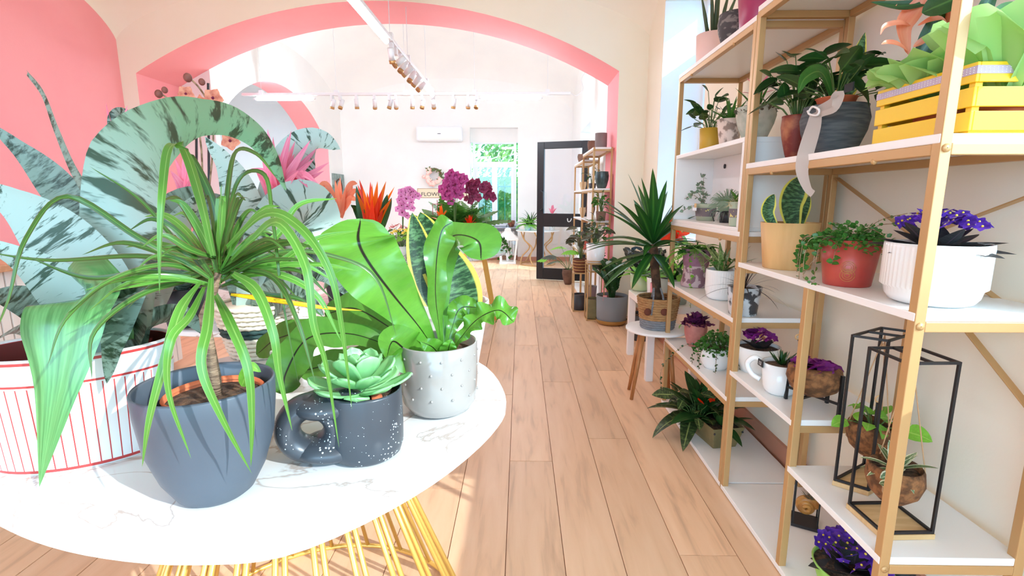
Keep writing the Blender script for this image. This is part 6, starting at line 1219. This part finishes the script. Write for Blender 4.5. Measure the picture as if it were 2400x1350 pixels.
r, rt, h, k = t3('potted_guzmania', 'slim red guzmania beside the wine orchid', -.47, 4.66, 22, 26, 'pot_dark'); rosette(r, 12, .22, .04, (.5, 1.1), .8, 'lf_dark', h, k=3); bract_flower(r, h+.14, .10, .03, 5, ['lf_red'], tiers=5)
r, rt, h, k = t3('potted_guzmania', 'orange star shaped bromeliad under the magenta orchid', -.70, 4.45, 22, 24, 'pot_green'); rosette(r, 12, .22, .04, (.5, 1.1), .8, 'lf_mid', h, k=3); bract_flower(r, h+.22, .11, .035, 6, ['lf_salmon', 'lf_orange'], tiers=3); MB().tube([(0, 0, h), (0, 0, h+.24)], .008, 6).build('flower_stem', 'stem_green', r)
def bed(label, X, Y, mat, seed, leaf='lf_mid', pm='ceramic_white', fr=.022, n=14, nm='potted_begonia', hgt=.14): 
    r, rt, h, k = t3(nm, label, X, Y, 26, 22, pm); leafy(r, 20, .11, hgt, .08, .05, leaf, h, seed=seed, low=.15); flowers(r, n, .09, .06, fr, mat, h+hgt*.75, seed=seed, eye=None); return r
bed('coral pink begonia at the front of the orchid table', -.86, 4.5, 'coral', 81, fr=.03, n=12); bed('pink flowering pot near the table middle', -.60, 4.42, 'flower_pink', 82, fr=.022); bed('peach begonia at the right of the orchid table', -.38, 5.15, 'orchid_orange', 83)
bed('bright orange kalanchoe in the low white trough', -.345, 4.86, 'lf_orange', 84, n=18, nm='potted_kalanchoe', hgt=.1); bed('yellow flower pot at the left of the orchid table', -1.06, 4.45, 'yellow_eye', 85, leaf='lf_light'); bed('blush kalanchoe behind the lilac orchid', -1.22, 5.0, 'flower_pink', 86)
bed('lime green chrysanthemum before the palm', -.56, 4.56, 'lf_light', 87, n=10, nm='potted_chrysanthemum')
r, rt, h, k = t3('potted_ivy', 'trailing ivy hanging over the right table edge', -.27, 5.02, 24, 20, 'weave_white'); dense(r, 160, .1, .07, .035, 'lf_mid', h, seed=88)
for i, a in enumerate((-.9, -.5, -.1, .3, -1.3)): vine(r, [(0, 0, h), (.1*math.cos(a), .1*math.sin(a), h+.02), (.15*math.cos(a), .15*math.sin(a), h-.06), (.17*math.cos(a), .17*math.sin(a), -.05-.03*(i % 3))], .035, 'lf_mid', 12, i+88)
r, rt, h, k = t3('potted_snake_plant', 'small snake plant at the centre of the orchid table', -.45, 4.43, 20, 22, 'ceramic_white'); rosette(r, 6, .2, .05, (1.15, 1.45), .05, 'lf_snake', h, prof=lance, k=2, r0=.012)
M('box_print', G(214, 236, 222), .6, col2=G(246, 190, 110), nscale=14, amt=(.6, .62)); gb = thing('gift_box', 'pastel printed gift box at the front of the orchid table', 'box', (-.56, 4.26, Z3))
for a_, b__ in (((-.1, -.07, 0), (.1, -.064, .15)), ((-.1, .064, 0), (.1, .07, .15)), ((-.1, -.064, 0), (-.094, .064, .15)), ((.094, -.064, 0), (.1, .064, .15)), ((-.094, -.064, 0), (.094, .064, .006))): MB().box(a_, b__).build('side', 'box_print', gb, False, False)
MB().box((-.103, -.073, .15), (.103, .073, .165)).build('lid', 'white_lacq', gb, False, False, .003)
wh = thing('white_trough', 'low woven white trough on the right of the orchid table', 'planter', (-.325, 4.66, Z3)); MB().lathe([(.001, 0), (.07, 0), (.085, .055), (.08, .055), (.075, .02), (.001, .02)], 24).build('trough', 'weave_white', wh)
M('frame_red', G(176, 84, 80), .5); fr_ = thing('display_frame', 'thin red metal frame standing among the orchids', 'frame', (-.80, 4.86, Z3)); 
for a_, b__ in (((-.045, 0, 0), (-.045, 0, .45)), ((.045, 0, 0), (.045, 0, .45)), ((-.045, 0, .45), (.045, 0, .45)), ((-.045, 0, .003), (.045, 0, .003)), ((0, 0, .45), (0, 0, .49)), ((0, 0, .45), (.004, 0, .22))): MB().bar(a_, b__, .006).build('bar', 'frame_red', fr_, False, False)
rl = MB().box((.06, 4.05, 0), (.07, 4.06, .01)) if False else None
# ================================================================ small pieces that belong to a part hang under that part
for o in list(bpy.data.objects):
    if o.parent is None or o.parent.parent is not None: continue
    nm = o.name.split('.')[0]
    host = {'soil': ('pot', 'tray', 'trough'), 'gold_print': ('pot',), 'raised_dot': ('pot',), 'gold_foot': ('pot',), 'patterned_sleeve': ('pot',), 'flower_band': ('pot', 'tray'), 'tag_number': ('price_tag',), 'screw_cap': ('cube_compartment',), 'rivet': ('box',), 'jug_handle': ('pot',)}.get(nm)
    if not host or len(o.parent.children) < 3: continue
    for c_ in o.parent.children:
        if c_.name.split('.')[0] in host and tuple(c_.location) == (0, 0, 0) and tuple(c_.rotation_euler) == (0, 0, 0): o.parent = c_; break
